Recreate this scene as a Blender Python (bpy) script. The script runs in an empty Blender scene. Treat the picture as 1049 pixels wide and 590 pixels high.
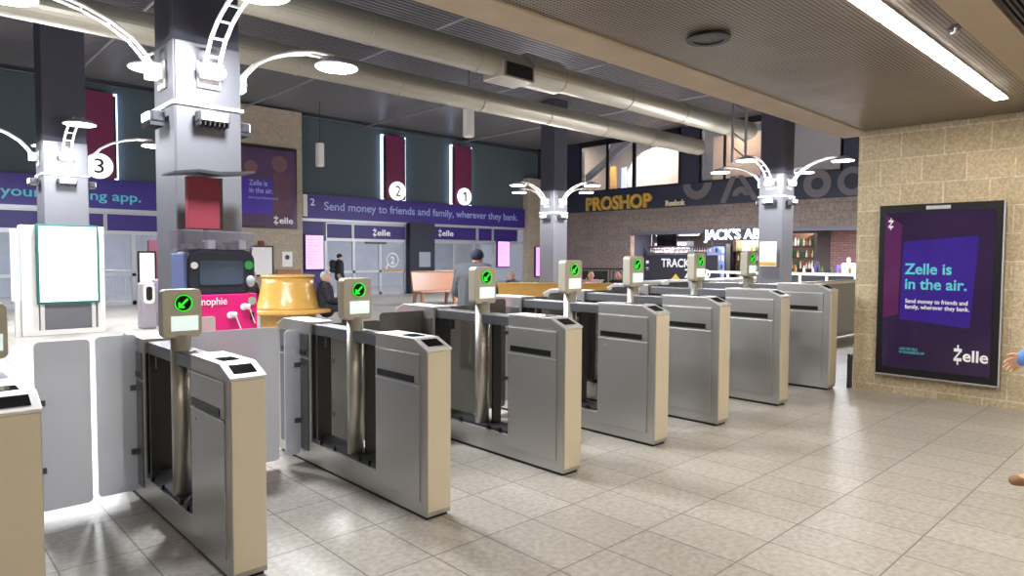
import bpy, bmesh, math, random
from mathutils import Vector, Matrix
random.seed(7)
C = bpy.context.scene.collection
S = bpy.context.scene
PI = math.pi

# ------------------------------------------------------------------ camera, world, exposure
cam_d = bpy.data.cameras.new('camera'); cam = bpy.data.objects.new('camera', cam_d); C.objects.link(cam)
cam_d.sensor_width = 36; cam_d.lens = 688.1 / 1049 * 36; cam_d.clip_start = 0.05; cam_d.clip_end = 200
RT = Matrix(((0.728, -0.028, 0.685), (-0.686, -0.037, 0.727), (0.005, -0.999, -0.046)))
right = RT.col[0].copy(); down = RT.col[1].copy(); fwd = RT.col[2].copy()
fwd.normalize(); right = (right - fwd * right.dot(fwd)).normalized(); up = right.cross(fwd)
m = Matrix((right, up, -fwd)).transposed().to_4x4(); m.translation = (0, 0, 1.6)
cam.matrix_world = m
S.camera = cam
world = bpy.data.worlds.new('world'); S.world = world; world.use_nodes = True
world.node_tree.nodes['Background'].inputs[0].default_value = (0.55, 0.62, 0.78, 1)
world.node_tree.nodes['Background'].inputs[1].default_value = 0.30
S.view_settings.view_transform = 'Standard'; S.view_settings.look = 'None'
S.view_settings.exposure = 0.62; S.view_settings.gamma = 1.0; S.view_settings.use_curve_mapping = False
LAMP_W = 150.0          # each column lamp
STRIP_E = 46.0          # low ceiling strip lights
FLOOD_W = 60.0

# ------------------------------------------------------------------ materials
def lin(c):
    return tuple((v / 12.92 if v <= 0.04045 else ((v + 0.055) / 1.055) ** 2.4) for v in [x / 255 for x in c])
MATS = {}
def mat(name, rgb, rough=0.5, metal=0.0, emit=0.0, noise=0.0, nscale=20.0, spec=0.5, bump=0.0, stretch=None, alpha=1.0, trans=0.0):
    if name in MATS: return MATS[name]
    mt = bpy.data.materials.new(name); mt.use_nodes = True
    nt = mt.node_tree; b = nt.nodes['Principled BSDF']
    col = lin(rgb)
    b.inputs['Base Color'].default_value = (*col, 1); b.inputs['Roughness'].default_value = rough
    b.inputs['Metallic'].default_value = metal; b.inputs['Specular IOR Level'].default_value = spec
    b.inputs['Alpha'].default_value = alpha; b.inputs['Transmission Weight'].default_value = trans
    if emit:
        b.inputs['Emission Color'].default_value = (*col, 1); b.inputs['Emission Strength'].default_value = emit
    if noise or bump:
        tc = nt.nodes.new('ShaderNodeTexCoord'); mp = nt.nodes.new('ShaderNodeMapping')
        nt.links.new(tc.outputs['Object'], mp.inputs[0])
        if stretch: mp.inputs['Scale'].default_value = stretch
        nz = nt.nodes.new('ShaderNodeTexNoise'); nz.inputs['Scale'].default_value = nscale; nz.inputs['Detail'].default_value = 4
        nt.links.new(mp.outputs[0], nz.inputs['Vector'])
        if noise:
            mx = nt.nodes.new('ShaderNodeMix'); mx.data_type = 'RGBA'
            mx.inputs[6].default_value = (*[v * (1 - noise) for v in col], 1)
            mx.inputs[7].default_value = (*[min(1, v * (1 + noise)) for v in col], 1)
            nt.links.new(nz.outputs['Fac'], mx.inputs[0]); nt.links.new(mx.outputs[2], b.inputs['Base Color'])
        if bump:
            bp = nt.nodes.new('ShaderNodeBump'); bp.inputs['Strength'].default_value = bump; bp.inputs['Distance'].default_value = 0.02
            nt.links.new(nz.outputs['Fac'], bp.inputs['Height']); nt.links.new(bp.outputs[0], b.inputs['Normal'])
    MATS[name] = mt
    return mt

def nodes_of(name):
    mt = bpy.data.materials.new(name); mt.use_nodes = True
    return mt, mt.node_tree, mt.node_tree.nodes['Principled BSDF']

def brick_mat(name, c1, c2, mort, w, h, msize, axes, rough=0.8, offset=0.5, bump=0.3, grain=0.25, gscale=60, spec=0.3, origin=(0, 0)):
    """blocks laid out on a surface; axes picks the two world axes used as u and v"""
    mt, nt, b = nodes_of(name); L = nt.links.new
    g = nt.nodes.new('ShaderNodeNewGeometry'); sp = nt.nodes.new('ShaderNodeSeparateXYZ'); cb = nt.nodes.new('ShaderNodeCombineXYZ')
    L(g.outputs['Position'], sp.inputs[0])
    for i, a in enumerate(axes):
        ad = nt.nodes.new('ShaderNodeMath'); ad.operation = 'SUBTRACT'; ad.inputs[1].default_value = origin[i]
        L(sp.outputs[a], ad.inputs[0]); L(ad.outputs[0], cb.inputs[i])
    br = nt.nodes.new('ShaderNodeTexBrick'); L(cb.outputs[0], br.inputs['Vector'])
    br.inputs['Scale'].default_value = 1; br.inputs['Brick Width'].default_value = w; br.inputs['Row Height'].default_value = h
    br.inputs['Mortar Size'].default_value = msize; br.inputs['Mortar Smooth'].default_value = 0.1; br.offset = offset
    br.inputs['Color1'].default_value = (*lin(c1), 1); br.inputs['Color2'].default_value = (*lin(c2), 1); br.inputs['Mortar'].default_value = (*lin(mort), 1)
    nz = nt.nodes.new('ShaderNodeTexNoise'); nz.inputs['Scale'].default_value = gscale; nz.inputs['Detail'].default_value = 5
    L(g.outputs['Position'], nz.inputs['Vector'])
    mr = nt.nodes.new('ShaderNodeMapRange'); mr.inputs[3].default_value = 1 - grain; mr.inputs[4].default_value = 1 + grain
    mr.inputs[1].default_value = 0.3; mr.inputs[2].default_value = 0.7; L(nz.outputs['Fac'], mr.inputs[0])
    vm = nt.nodes.new('ShaderNodeVectorMath'); vm.operation = 'SCALE'
    L(br.outputs['Color'], vm.inputs[0]); L(mr.outputs[0], vm.inputs['Scale']); L(vm.outputs[0], b.inputs['Base Color'])
    b.inputs['Roughness'].default_value = rough; b.inputs['Specular IOR Level'].default_value = spec
    if bump:
        ml = nt.nodes.new('ShaderNodeMath'); ml.operation = 'MULTIPLY_ADD'; ml.inputs[1].default_value = -1.2
        L(br.outputs['Fac'], ml.inputs[0]); L(nz.outputs['Fac'], ml.inputs[2])
        bp = nt.nodes.new('ShaderNodeBump'); bp.inputs['Strength'].default_value = bump; bp.inputs['Distance'].default_value = 0.02
        L(ml.outputs[0], bp.inputs['Height']); L(bp.outputs[0], b.inputs['Normal'])
    return mt

M_floor = brick_mat('floor_tiles', (172, 166, 158), (161, 155, 147), (108, 103, 97), 0.375, 0.57, 0.0045, (0, 1), rough=0.40, offset=0.0, bump=0.02, grain=0.20, gscale=28, spec=0.5, origin=(0.24, 0.0))
M_block = brick_mat('split_face_block', (196, 180, 152), (184, 168, 140), (208, 196, 172), 0.44, 0.30, 0.008, (1, 2), rough=0.9, bump=0.5, grain=0.22, gscale=35, origin=(3.1, 0.08))
M_block_y = brick_mat('split_face_block_end', (196, 180, 152), (184, 168, 140), (208, 196, 172), 0.44, 0.30, 0.008, (0, 2), rough=0.9, bump=0.5, grain=0.22, gscale=35, origin=(8.78, 0.08))
M_brownbrick = brick_mat('brown_block', (120, 108, 103), (110, 100, 96), (100, 92, 88), 0.6, 0.3, 0.01, (1, 2), rough=0.9, bump=0.3, grain=0.25, gscale=9)
M_tan = brick_mat('tan_wall', (176, 164, 148), (170, 158, 142), (160, 148, 134), 0.8, 0.4, 0.008, (0, 2), rough=0.9, bump=0.2, grain=0.15, gscale=12)
M_barbrick = brick_mat('bar_brick', (96, 72, 70), (80, 60, 62), (58, 46, 48), 0.3, 0.1, 0.012, (1, 2), rough=0.8, bump=0.3, grain=0.2)

def perforated():
    mt, nt, b = nodes_of('perforated_metal'); L = nt.links.new
    g = nt.nodes.new('ShaderNodeNewGeometry')
    v = nt.nodes.new('ShaderNodeTexVoronoi'); v.inputs['Scale'].default_value = 34; v.inputs['Randomness'].default_value = 0.0
    L(g.outputs['Position'], v.inputs['Vector'])
    cr = nt.nodes.new('ShaderNodeValToRGB'); cr.color_ramp.elements[0].position = 0.30; cr.color_ramp.elements[1].position = 0.42
    cr.color_ramp.elements[0].color = (*lin((58, 52, 48)), 1); cr.color_ramp.elements[1].color = (*lin((164, 153, 142)), 1)
    L(v.outputs['Distance'], cr.inputs[0])
    nz = nt.nodes.new('ShaderNodeTexNoise'); nz.inputs['Scale'].default_value = 0.9; L(g.outputs['Position'], nz.inputs['Vector'])
    bp = nt.nodes.new('ShaderNodeBump'); bp.inputs['Strength'].default_value = 0.35; bp.inputs['Distance'].default_value = 0.12
    L(nz.outputs['Fac'], bp.inputs['Height']); L(bp.outputs[0], b.inputs['Normal'])
    L(cr.outputs[0], b.inputs['Base Color']); b.inputs['Roughness'].default_value = 0.38; b.inputs['Metallic'].default_value = 0.55
    return mt
M_perf = perforated()

steel = mat('brushed_steel', (184, 183, 181), 0.33, 0.72, noise=0.07, nscale=14, stretch=(30, 30, 1))
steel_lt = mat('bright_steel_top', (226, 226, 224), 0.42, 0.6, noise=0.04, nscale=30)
steel_rail = mat('satin_rail', (112, 113, 117), 0.38, 0.55, noise=0.05, nscale=20)
post_steel = mat('polished_post', (205, 200, 190), 0.36, 0.8)
beige = mat('painted_reader', (188, 182, 166), 0.45, 0.15, noise=0.03, nscale=50)
gate_end = mat('gate_end_lit_beige', (222, 212, 190), 0.42, 0.35, noise=0.03, nscale=60)
black = mat('black_plastic', (16, 16, 18), 0.35)
blackglass = mat('black_glass', (8, 8, 10), 0.08)
darkgrey = mat('dark_grey_metal', (62, 64, 68), 0.45, 0.4)
seam = mat('seam_line', (60, 60, 62), 0.6)
col_steel = mat('column_steel', (118, 118, 124), 0.42, 0.4, noise=0.04, nscale=8)
col_shaded = mat('column_shade_tone', (72, 72, 86), 0.7, noise=0.15, nscale=20)  # shade above the downward lamps, put into the upper shaft colour
white_paint = mat('white_paint', (232, 230, 226), 0.45)
duct_m = mat('galvanised_duct', (176, 172, 160), 0.42, 0.7, noise=0.15, nscale=30)
deck_m = mat('roof_deck', (128, 126, 130), 0.38, 0.45, noise=0.1, nscale=6)
conduit_m = mat('pale_conduit', (150, 150, 156), 0.5, 0.3)
teal_wall = mat('dark_teal_wall', (76, 88, 95), 0.85, noise=0.12, nscale=25)
navy = mat('navy_fascia', (34, 38, 56), 0.6, noise=0.15, nscale=30)
purple = mat('purple_vinyl', (56, 40, 130), 0.5, noise=0.08, nscale=25)
purple_dk = mat('deep_purple_vinyl', (50, 34, 112), 0.5, noise=0.1, nscale=25)
maroon = mat('maroon_banner', (112, 34, 74), 0.7, noise=0.2, nscale=25)
red_panel = mat('red_panel', (128, 38, 54), 0.6, noise=0.15, nscale=40)
alu = mat('aluminium_frame', (184, 186, 192), 0.45, 0.4)
text_lil = mat('lilac_lettering', (160, 172, 226), 0.5)
text_teal = mat('teal_lettering', (84, 190, 208), 0.5)
text_white = mat('white_lettering', (240, 238, 245), 0.5)
gold = mat('gold_lettering', (196, 158, 72), 0.45, 0.2, noise=0.15, nscale=30)
cream = mat('cream_lettering', (222, 208, 170), 0.5)
oak = mat('honey_oak', (206, 160, 84), 0.24, noise=0.18, nscale=5, stretch=(1, 1, 6), spec=0.6)
oak_red = mat('reddish_oak', (166, 118, 92), 0.22, noise=0.15, nscale=6, stretch=(6, 1, 1), spec=0.6)
pink = mat('magenta_vinyl', (226, 26, 122), 0.4)
paper = mat('white_paper', (236, 234, 232), 0.8)
skin = mat('skin', (214, 164, 140), 0.55)
hair_dk = mat('dark_hair', (44, 36, 34), 0.7)
hair_gr = mat('grey_hair', (168, 160, 154), 0.7)
bottle_mats = [mat('bottle_amber', (150, 96, 40), 0.15), mat('bottle_green', (52, 92, 62), 0.15), mat('bottle_clear', (206, 210, 214), 0.15), mat('bottle_label', (230, 224, 216), 0.4), mat('bottle_pale', (226, 206, 176), 0.2)]
lamp_glow = mat('lamp_glow', (250, 252, 255), 0.5, emit=14)
strip_glow = mat('strip_glow', (255, 246, 230), 0.5, emit=STRIP_E)
edge_glow = mat('blue_edge_glow', (196, 220, 255), 0.5, emit=3.0)
screen_pink = mat('pink_screen', (246, 170, 240), 0.4, emit=0.62)
screen_white = mat('white_screen', (226, 250, 250), 0.4, emit=0.75)
sign_white = mat('lit_sign', (236, 244, 255), 0.5, emit=2.4)
roundel = mat('lit_roundel', (250, 248, 252), 0.5, emit=0.7)
green_led = mat('green_led', (30, 214, 40), 0.5, emit=0.7)
reader_screen = mat('reader_screen', (216, 234, 232), 0.4, emit=0.5)
lit_wall = mat('lit_shop_wall', (238, 226, 222), 0.8)
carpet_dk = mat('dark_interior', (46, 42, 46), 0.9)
def glass_mat(name, rgb, opacity, rough=0.12):
    mt, nt, b = nodes_of(name); L = nt.links.new
    tr = nt.nodes.new('ShaderNodeBsdfTransparent'); mx = nt.nodes.new('ShaderNodeMixShader')
    b.inputs['Base Color'].default_value = (*lin(rgb), 1); b.inputs['Roughness'].default_value = rough
    mx.inputs[0].default_value = opacity
    L(tr.outputs[0], mx.inputs[1]); L(b.outputs[0], mx.inputs[2]); L(mx.outputs[0], nt.nodes['Material Output'].inputs[0])
    return mt
leaf_glass = glass_mat('frosted_grey_glass', (222, 228, 240), 0.72, 0.35)
leaf_glass_thin = glass_mat('smoked_glass', (92, 90, 86), 0.78, 0.2)
clear_glass = glass_mat('clear_glass', (190, 196, 208), 0.22, 0.05)
blue_glass = glass_mat('night_glass', (40, 54, 110), 0.5, 0.1)

# ------------------------------------------------------------------ mesh helpers (world coordinates in, origins handled on build)
ORI = {}
class MB:
    def __init__(s): s.bm = bmesh.new()
    def box(s, x0, x1, y0, y1, z0, z1):
        r = bmesh.ops.create_cube(s.bm, size=1)
        bmesh.ops.transform(s.bm, matrix=Matrix.Translation(((x0 + x1) / 2, (y0 + y1) / 2, (z0 + z1) / 2)) @ Matrix.Diagonal((abs(x1 - x0), abs(y1 - y0), abs(z1 - z0), 1)), verts=r['verts'])
        return s
    def cone(s, p0, p1, r0, r1=None, n=16, caps=True):
        r1 = r0 if r1 is None else r1
        p0 = Vector(p0); p1 = Vector(p1); d = p1 - p0
        r = bmesh.ops.create_cone(s.bm, cap_ends=caps, segments=n, radius1=r0, radius2=r1, depth=d.length)
        q = Vector((0, 0, 1)).rotation_difference(d).to_matrix().to_4x4()
        bmesh.ops.transform(s.bm, matrix=Matrix.Translation((p0 + p1) / 2) @ q, verts=r['verts'])
        return s
    def tube(s, pts, r, n=8):
        for a, b in zip(pts, pts[1:]): s.cone(a, b, r, n=n)
        for p in pts[1:-1]: s.ell(p, (r, r, r), n, max(4, n // 2))
        return s
    def ell(s, c, rad, n=16, v=10):
        r = bmesh.ops.create_uvsphere(s.bm, u_segments=n, v_segments=v, radius=1)
        bmesh.ops.transform(s.bm, matrix=Matrix.Translation(c) @ Matrix.Diagonal((*rad, 1)), verts=r['verts'])
        return s
    def prism(s, poly, a0, a1, axis='x'):
        """poly in the two other axes (y,z) / (x,z) / (x,y)"""
        def P(u, v, a): return {'x': (a, u, v), 'y': (u, a, v), 'z': (u, v, a)}[axis]
        lo = [s.bm.verts.new(P(u, v, a0)) for u, v in poly]; hi = [s.bm.verts.new(P(u, v, a1)) for u, v in poly]
        n = len(poly)
        s.bm.faces.new(lo); s.bm.faces.new(hi)
        for i in range(n): s.bm.faces.new((lo[i], lo[(i + 1) % n], hi[(i + 1) % n], hi[i]))
        return s
    def lathe(s, prof, c=(0, 0), n=32, cap=True):
        rings = [[s.bm.verts.new((c[0] + r * math.cos(2 * PI * k / n), c[1] + r * math.sin(2 * PI * k / n), z)) for k in range(n)] for r, z in prof]
        for a, b in zip(rings, rings[1:]):
            for k in range(n): s.bm.faces.new((a[k], a[(k + 1) % n], b[(k + 1) % n], b[k]))
        if cap: s.bm.faces.new(rings[0]); s.bm.faces.new(rings[-1])
        return s
    def ring(s, c, r0, r1, y0, y1, a0=0, a1=2 * PI, n=32):
        """flat ring in the xz plane around c=(x,z), thick from y0 to y1"""
        vs = []
        for k in range(n + 1):
            t = a0 + (a1 - a0) * k / n; cs, sn = math.cos(t), math.sin(t)
            vs.append([s.bm.verts.new((c[0] + r * cs, y, c[1] + r * sn)) for r, y in ((r0, y0), (r1, y0), (r1, y1), (r0, y1))])
        for a, b in zip(vs, vs[1:]):
            for i in range(4): s.bm.faces.new((a[i], a[(i + 1) % 4], b[(i + 1) % 4], b[i]))
        return s
    def turn(s, mtx):
        bmesh.ops.transform(s.bm, matrix=mtx, verts=s.bm.verts); return s
    def build(s, name, m, parent=None, bevel=0.0, smooth=False):
        bm = s.bm
        bmesh.ops.recalc_face_normals(bm, faces=bm.faces)
        if bevel:
            es = [e for e in bm.edges if len(e.link_faces) == 2 and e.calc_face_angle(0) > 0.6]
            bmesh.ops.bevel(bm, geom=es, offset=bevel, segments=2, profile=0.5, affect='EDGES', clamp_overlap=True)
        if parent is None:
            xs = [v.co for v in bm.verts]
            o0 = Vector(((min(v.x for v in xs) + max(v.x for v in xs)) / 2, (min(v.y for v in xs) + max(v.y for v in xs)) / 2, min(v.z for v in xs)))
        else: o0 = ORI[parent.name]
        bmesh.ops.translate(bm, vec=-o0, verts=bm.verts)
        me = bpy.data.meshes.new(name); bm.to_mesh(me); bm.free()
        if smooth:
            for p in me.polygons: p.use_smooth = True
        me.materials.append(m)
        return link(name, me, parent, o0)
def link(name, me, parent, o0):
    o = bpy.data.objects.new(name, me); C.objects.link(o)
    if parent is None: o.location = o0
    else: o.parent = parent
    ORI[o.name] = o0
    return o
def tag(o, label=None, cat=None, group=None, kind=None):
    if label: o['label'] = label
    if cat: o['category'] = cat
    if group: o['group'] = group
    if kind: o['kind'] = kind
    return o
def thing(name, loc, label, cat, group=None):
    o = bpy.data.objects.new(name, None); C.objects.link(o); o.location = loc; o.empty_display_size = 0.1
    ORI[o.name] = Vector(loc)
    return tag(o, label, cat, group)
def struct(name, mb, m, bevel=0.0, label=None):
    o = mb.build(name, m, None, bevel); o['kind'] = 'structure'
    if label: o['label'] = label
    return o
KIDS = {}
def copy_tree(o, parent=None):
    c = o.copy(); C.objects.link(c)
    if parent is not None: c.parent = parent
    for ch in list(o.children): copy_tree(ch, c)
    return c

FONT = None
def text_mesh(s, bold=0.0, extr=0.0):
    cu = bpy.data.curves.new('lettering', 'FONT'); cu.body = s; cu.size = 1; cu.offset = bold; cu.extrude = extr; cu.resolution_u = 4
    ob = bpy.data.objects.new('lettering', cu); C.objects.link(ob)
    dg = bpy.context.evaluated_depsgraph_get(); me = bpy.data.meshes.new_from_object(ob.evaluated_get(dg))
    bpy.data.objects.remove(ob); bpy.data.curves.remove(cu)
    return me
def word_pieces(me):
    """vertex sets of the separate words of a line of lettering"""
    par = list(range(len(me.vertices)))
    def f(i):
        while par[i] != i: par[i] = par[par[i]]; i = par[i]
        return i
    for e in me.edges: par[f(e.vertices[0])] = f(e.vertices[1])
    isl = {}
    for v in me.vertices:
        r = isl.setdefault(f(v.index), [9e9, -9e9, 9e9, -9e9, []])
        r[0] = min(r[0], v.co.x); r[1] = max(r[1], v.co.x); r[2] = min(r[2], v.co.y); r[3] = max(r[3], v.co.y); r[4].append(v.index)
    lines = {}
    for r in isl.values(): lines.setdefault(round(-((r[2] + r[3]) / 2 - .3) / 1.0), []).append(r)
    words = []
    for k in sorted(lines):
        cur = None
        for r in sorted(lines[k]):
            if cur and r[0] - cur[0] < .14: cur[0] = max(cur[0], r[1]); cur[1] += r[4]
            else: cur = [r[1], list(r[4])]; words.append(cur)
    return [w[1] for w in words]
def text(name, s, a0, a1, z0, z1, depth, face, m, parent, bold=0.012, thick=0.01, split=True):
    """letters filling a0..a1 (along the wall) and z0..z1; face '-y': a is x at y=depth; face '-x': a is y at x=depth (a0 > a1)"""
    me = text_mesh(s, bold, 0.5)
    xs = [v.co.x for v in me.vertices]; ys = [v.co.y for v in me.vertices]
    x0, x1, y0, y1 = min(xs), max(xs), min(ys), max(ys)
    o0 = ORI[parent.name] if parent is not None else Vector((0, 0, 0))
    sets = word_pieces(me) if split else [range(len(me.vertices))]
    for v in me.vertices:
        u = (v.co.x - x0) / (x1 - x0); w = (v.co.y - y0) / (y1 - y0); t = v.co.z + 0.5
        a = a0 + (a1 - a0) * u; z = z0 + (z1 - z0) * w; d = depth - thick * t
        v.co = Vector((a, d, z) if face == '-y' else (d, a, z)) - o0
    me.materials.clear(); me.materials.append(m)
    out = None
    for st in sets:
        keep = set(st); m2 = me.copy() if len(sets) > 1 else me; m2.name = name
        if len(sets) > 1:
            bm = bmesh.new(); bm.from_mesh(m2); bm.verts.ensure_lookup_table()
            bmesh.ops.delete(bm, geom=[v for v in bm.verts if v.index not in keep], context='VERTS'); bm.to_mesh(m2); bm.free()
        out = link(name, m2, parent, o0)
    return out

# ================================================================== THE SETTING
HALL = 7.1; XR = 24.77; YB = 24.4
struct('floor', MB().box(-9, 33, -7, 34, -0.2, 0), M_floor)
struct('ceiling_low', MB().box(-9, 8.78, -7, 3.06, 3.15, 3.3), M_perf)
# ribbed metal roof deck over the hall
mb = MB(); poly = []; n = 150; y0 = 3.0; st = (YB + 1 - y0) / n
for k in range(n):
    y = y0 + k * st; poly += [(y, HALL), (y + st * .45, HALL), (y + st * .55, HALL + .07), (y + st * .95, HALL + .07)]
poly += [(YB + 1, HALL + .3), (y0, HALL + .3)]
mb.prism(poly, -9, XR + 0.3, 'x'); struct('ceiling_hall', mb, deck_m)
struct('wall_right', MB().box(8.78, 9.25, -7, 3.13, 0, 3.9), M_block)
struct('trim_1', MB().box(8.70, 8.785, 3.135, 3.17, 0, 0.42), darkgrey)
struct('wall_near', MB().box(-9, 9.2, -7.4, -7.0, 0, 3.6), M_block_y)
struct('wall_left', MB().box(-9.4, -9, -7, YB, 0, HALL), mat('pale_side_wall', (205, 200, 192), .85, noise=.1, nscale=6))
struct('wall_above', MB().box(-9, 8.78, 3.06, 3.14, 3.5, HALL), deck_m)
struct('wall_side', MB().box(9.25, XR, 2.7, 3.13, 0, HALL), M_block_y)
# painted steel edge beam at the end of the low ceiling
struct('trim_2', MB().box(-9, 9.0, 3.06, 3.40, 3.13, 3.5), mat('beam_paint', (196, 176, 150), 0.5, noise=0.2, nscale=3), 0.01)
struct('trim_3', MB().box(-9, 8.78, 1.0, 1.24, 3.12, 3.16), mat('tan_soffit', (196, 178, 150), 0.7))
mb = MB()
for k in range(9): mb.box(-9, 8.78, 0.72 + k * .03, 0.735 + k * .03, 3.12, 3.155)
struct('trim_4', mb, darkgrey)
# back wall
struct('wall_back', MB().box(-9, XR + .3, YB, YB + .3, 4.0, HALL), teal_wall)
struct('wall_back_pier', MB().box(7.6, 11.66, 23.9, YB, 0, 6.95), M_tan)
struct('wall_back_corner', MB().box(23.72, XR, 24.05, YB, 0, 5.55), M_tan)
struct('wall_back_pillar', MB().box(16.65, 17.95, 24.05, YB + .1, 0, 3.05), navy)
struct('trim_5', MB().box(-9, 23.75, YB - .06, YB + .2, 2.95, 3.06), alu)
# east wall with the shops: block wall, bar opening, navy fascia, upper windows
struct('wall_east', MB().box(XR, XR + .3, 18.5, YB + .3, 0, 3.76).box(XR, XR + .3, 3.1, 18.5, 2.75, 3.76), M_brownbrick)
struct('wall_east_fascia', MB().box(XR - .05, XR + .3, 3.1, 22.2, 3.76, 4.70), navy)
struct('wall_east_upper', MB().box(XR, XR + .3, 21.5, YB, 3.76, HALL).box(XR, XR + .3, 15.0, 16.0, 4.70, HALL).box(XR, XR + .3, 3.1, 9.4, 4.70, HALL), navy)

# upper shop windows
for i, (ya, yb) in enumerate(((21.5, 19.9), (19.85, 18.4), (18.35, 16.0), (15.0, 12.0), (12.0, 9.4))):
    fr = MB()
    fr.box(XR, XR + .12, ya - .05, ya + .05, 4.70, HALL).box(XR, XR + .12, yb - .05, yb + .05, 4.70, HALL)
    fr.box(XR, XR + .12, yb, ya, 4.70, 4.77).box(XR, XR + .12, yb, ya, 6.85, HALL)
    if i == 3: fr.box(XR, XR + .12, 13.9, 13.97, 4.70, HALL)
    o = struct('window_%d' % (i + 1), fr, black)
    p = MB().box(XR + .05, XR + .06, yb + .05, ya - .05, 4.77, 6.85).build('pane', clear_glass, o)
# rooms behind
struct('wall_shop', MB().box(28.2, 28.5, 3.1, YB, 4.70, HALL + .5), mat('shop_wall', (128, 112, 104), .9, noise=.15, nscale=6))
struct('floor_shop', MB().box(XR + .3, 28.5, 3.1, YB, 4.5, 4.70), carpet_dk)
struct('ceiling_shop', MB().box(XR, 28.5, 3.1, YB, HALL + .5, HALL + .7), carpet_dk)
struct('wall_shop_side', MB().box(XR + .3, 28.5, 22.6, 22.8, 4.70, HALL + .5), M_tan)
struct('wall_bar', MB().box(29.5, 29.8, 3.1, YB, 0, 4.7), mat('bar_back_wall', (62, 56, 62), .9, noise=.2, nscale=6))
struct('wall_bar_brick', MB().box(28.6, 28.75, 5.4, 11.2, 0, 2.9), M_barbrick)
struct('wall_bar_side', MB().box(XR + .3, 29.5, 19.2, 19.4, 0, 4.7), navy)
struct('trim_6', MB().box(XR - .03, XR + .25, 6, 18.5, 2.62, 2.76), mat('bar_lintel', (96, 96, 108), .5, .3))

# hall columns
COLS = [((2.73, 8.21), .36, .09, 'the near left column'), ((2.885, 17.014), .40, .09, 'the far left column'),
        ((17.537, 16.473), .345, 0, 'the far middle column'), ((18.462, 8.744), .345, .15, 'the right column by the bar')]
for (cx, cy), h, dz, nm in COLS:
    o = struct('column', MB().box(cx - h, cx + h, cy - h, cy + h, 0, 3.95), col_steel, 0.02, 'square steel clad column, ' + nm)
    MB().box(cx - h - .025, cx + h + .025, cy - h - .025, cy + h + .025, 3.15 + dz, 3.19 + dz).build('column_band', white_paint, o, 0.006)
    MB().box(cx - h + .015, cx + h - .015, cy - h + .015, cy + h - .015, 3.95, HALL).build('upper_shaft', col_shaded, o)

# joist chords under the deck
for k, (xa, ya) in enumerate(((4.3, 9), (9.55, 9), (14.5, 9), (19.6, 9), (-1, 9))):
    struct('trim_%d' % (7 + k), MB().cone((xa, 3.2, 6.85), (xa, YB, 6.85), 0.03, n=8), conduit_m)
struct('trim_12', MB().cone((-8, YB - .3, 6.9), (XR, YB - .3, 6.9), 0.05, n=8), darkgrey)

# ================================================================== SERVICES UNDER THE ROOF
def duct(label, y, z, x0, x1, r):
    t = thing('air_duct', (x0, y, z), label, 'duct', 'galvanised air ducts')
    mb = MB().cone((x0, y, z), (x1, y, z), r, n=28); mb.build('duct_pipe', duct_m, t, smooth=False)
    x = x0 + 1.6
    while x < x1 - .5:
        MB().cone((x - .02, y, z), (x + .02, y, z), r + .014, n=28).build('duct_joint', duct_m, t); x += 2.4
    return t
d1 = duct('thick galvanised round duct with an outlet box, nearer the low ceiling', 10.2, 5.5, -5, 19.6, .27)
b = MB().box(9.05, 9.9, 9.86, 10.5, 5.16, 5.5).build('outlet_box', duct_m, d1, 0.02)
mb = MB().box(9.12, 9.83, 9.845, 9.862, 5.2, 5.46)
mb.build('grille', black, b)
MB().cone((9.9, 10.2, 5.5), (10.9, 10.2, 5.5), .34, .33, n=28).build('duct_sleeve', duct_m, d1)
duct('galvanised round duct farther back, ending short of the shop windows', 12.9, 5.5, -5, 21.2, .27)
for k, (y, z) in enumerate(((4.6, 4.0), (4.75, 4.12))):
    tag(MB().cone((-8, y, z), (8.6, y, z), .025, n=8).build('conduit_pipe', [darkgrey, conduit_m][k]), ['dark thin pipe running beside the pale edge beam', 'pale thin pipe running above the dark one beside the edge beam'][k], 'pipe', 'thin pipes beside the beam')
def pendant(x, y, z, label, ztop):
    t = thing('hanging_speaker', (x, y, z), label, 'speaker', 'hanging white speakers')
    MB().lathe([(.13, z), (.15, z + .02), (.15, z + .8), (.12, z + .82)], (x, y), 20).build('speaker_body', white_paint, t, smooth=False)
    MB().lathe([(.12, z - .012), (.13, z + .002)], (x, y), 20).build('speaker_grille', paper, t)
    MB().cone((x, y, z + .82), (x, y, ztop), .012, n=6).build('hanging_cable', darkgrey, t)
pendant(11.61, 14.05, 4.82, 'white cylindrical speaker hanging between the ducts and sign 1', HALL)
pendant(11.56, 22.3, 4.8, 'white cylindrical speaker hanging farther away by the tan wall', HALL)

# strip lights in the low ceiling
def strip(x0, x1, y, label):
    t = thing('strip_light', ((x0 + x1) / 2, y, 3.14), label, 'ceiling light', 'strip lights in the low ceiling')
    MB().box(x0, x1, y - .07, y + .07, 3.142, 3.152).build('light_housing', alu, t)
    MB().box(x0 + .012, x1 - .012, y - .052, y + .052, 3.134, 3.142).build('diffuser', strip_glow, t)
strip(6.36, 7.9, 1.54, 'recessed strip light, the end one near the block wall')
strip(4.8, 6.34, 1.54, 'recessed strip light, the middle one above the poster side')
strip(3.24, 4.78, 1.54, 'recessed strip light, the one cut by the top of the photo')
for x in (-4.0, -2.46, -.92, .62, 2.16, 3.7, 5.24): strip(x, x + 1.52, -1.5, 'added strip light, unseen behind the camera, lighting the gate fronts')  # unseen extra row, added to light the front zone
t = thing('recessed_downlight', (4.27, 2.54, 3.15), 'dark round recessed light in the perforated low ceiling', 'ceiling light')
MB().ring((0, 0), .105, .15, -.012, 0, n=32).turn(Matrix.Translation((4.27, 2.54, 3.135)) @ Matrix.Rotation(PI / 2, 4, 'X')).build('rim', black, t)
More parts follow.
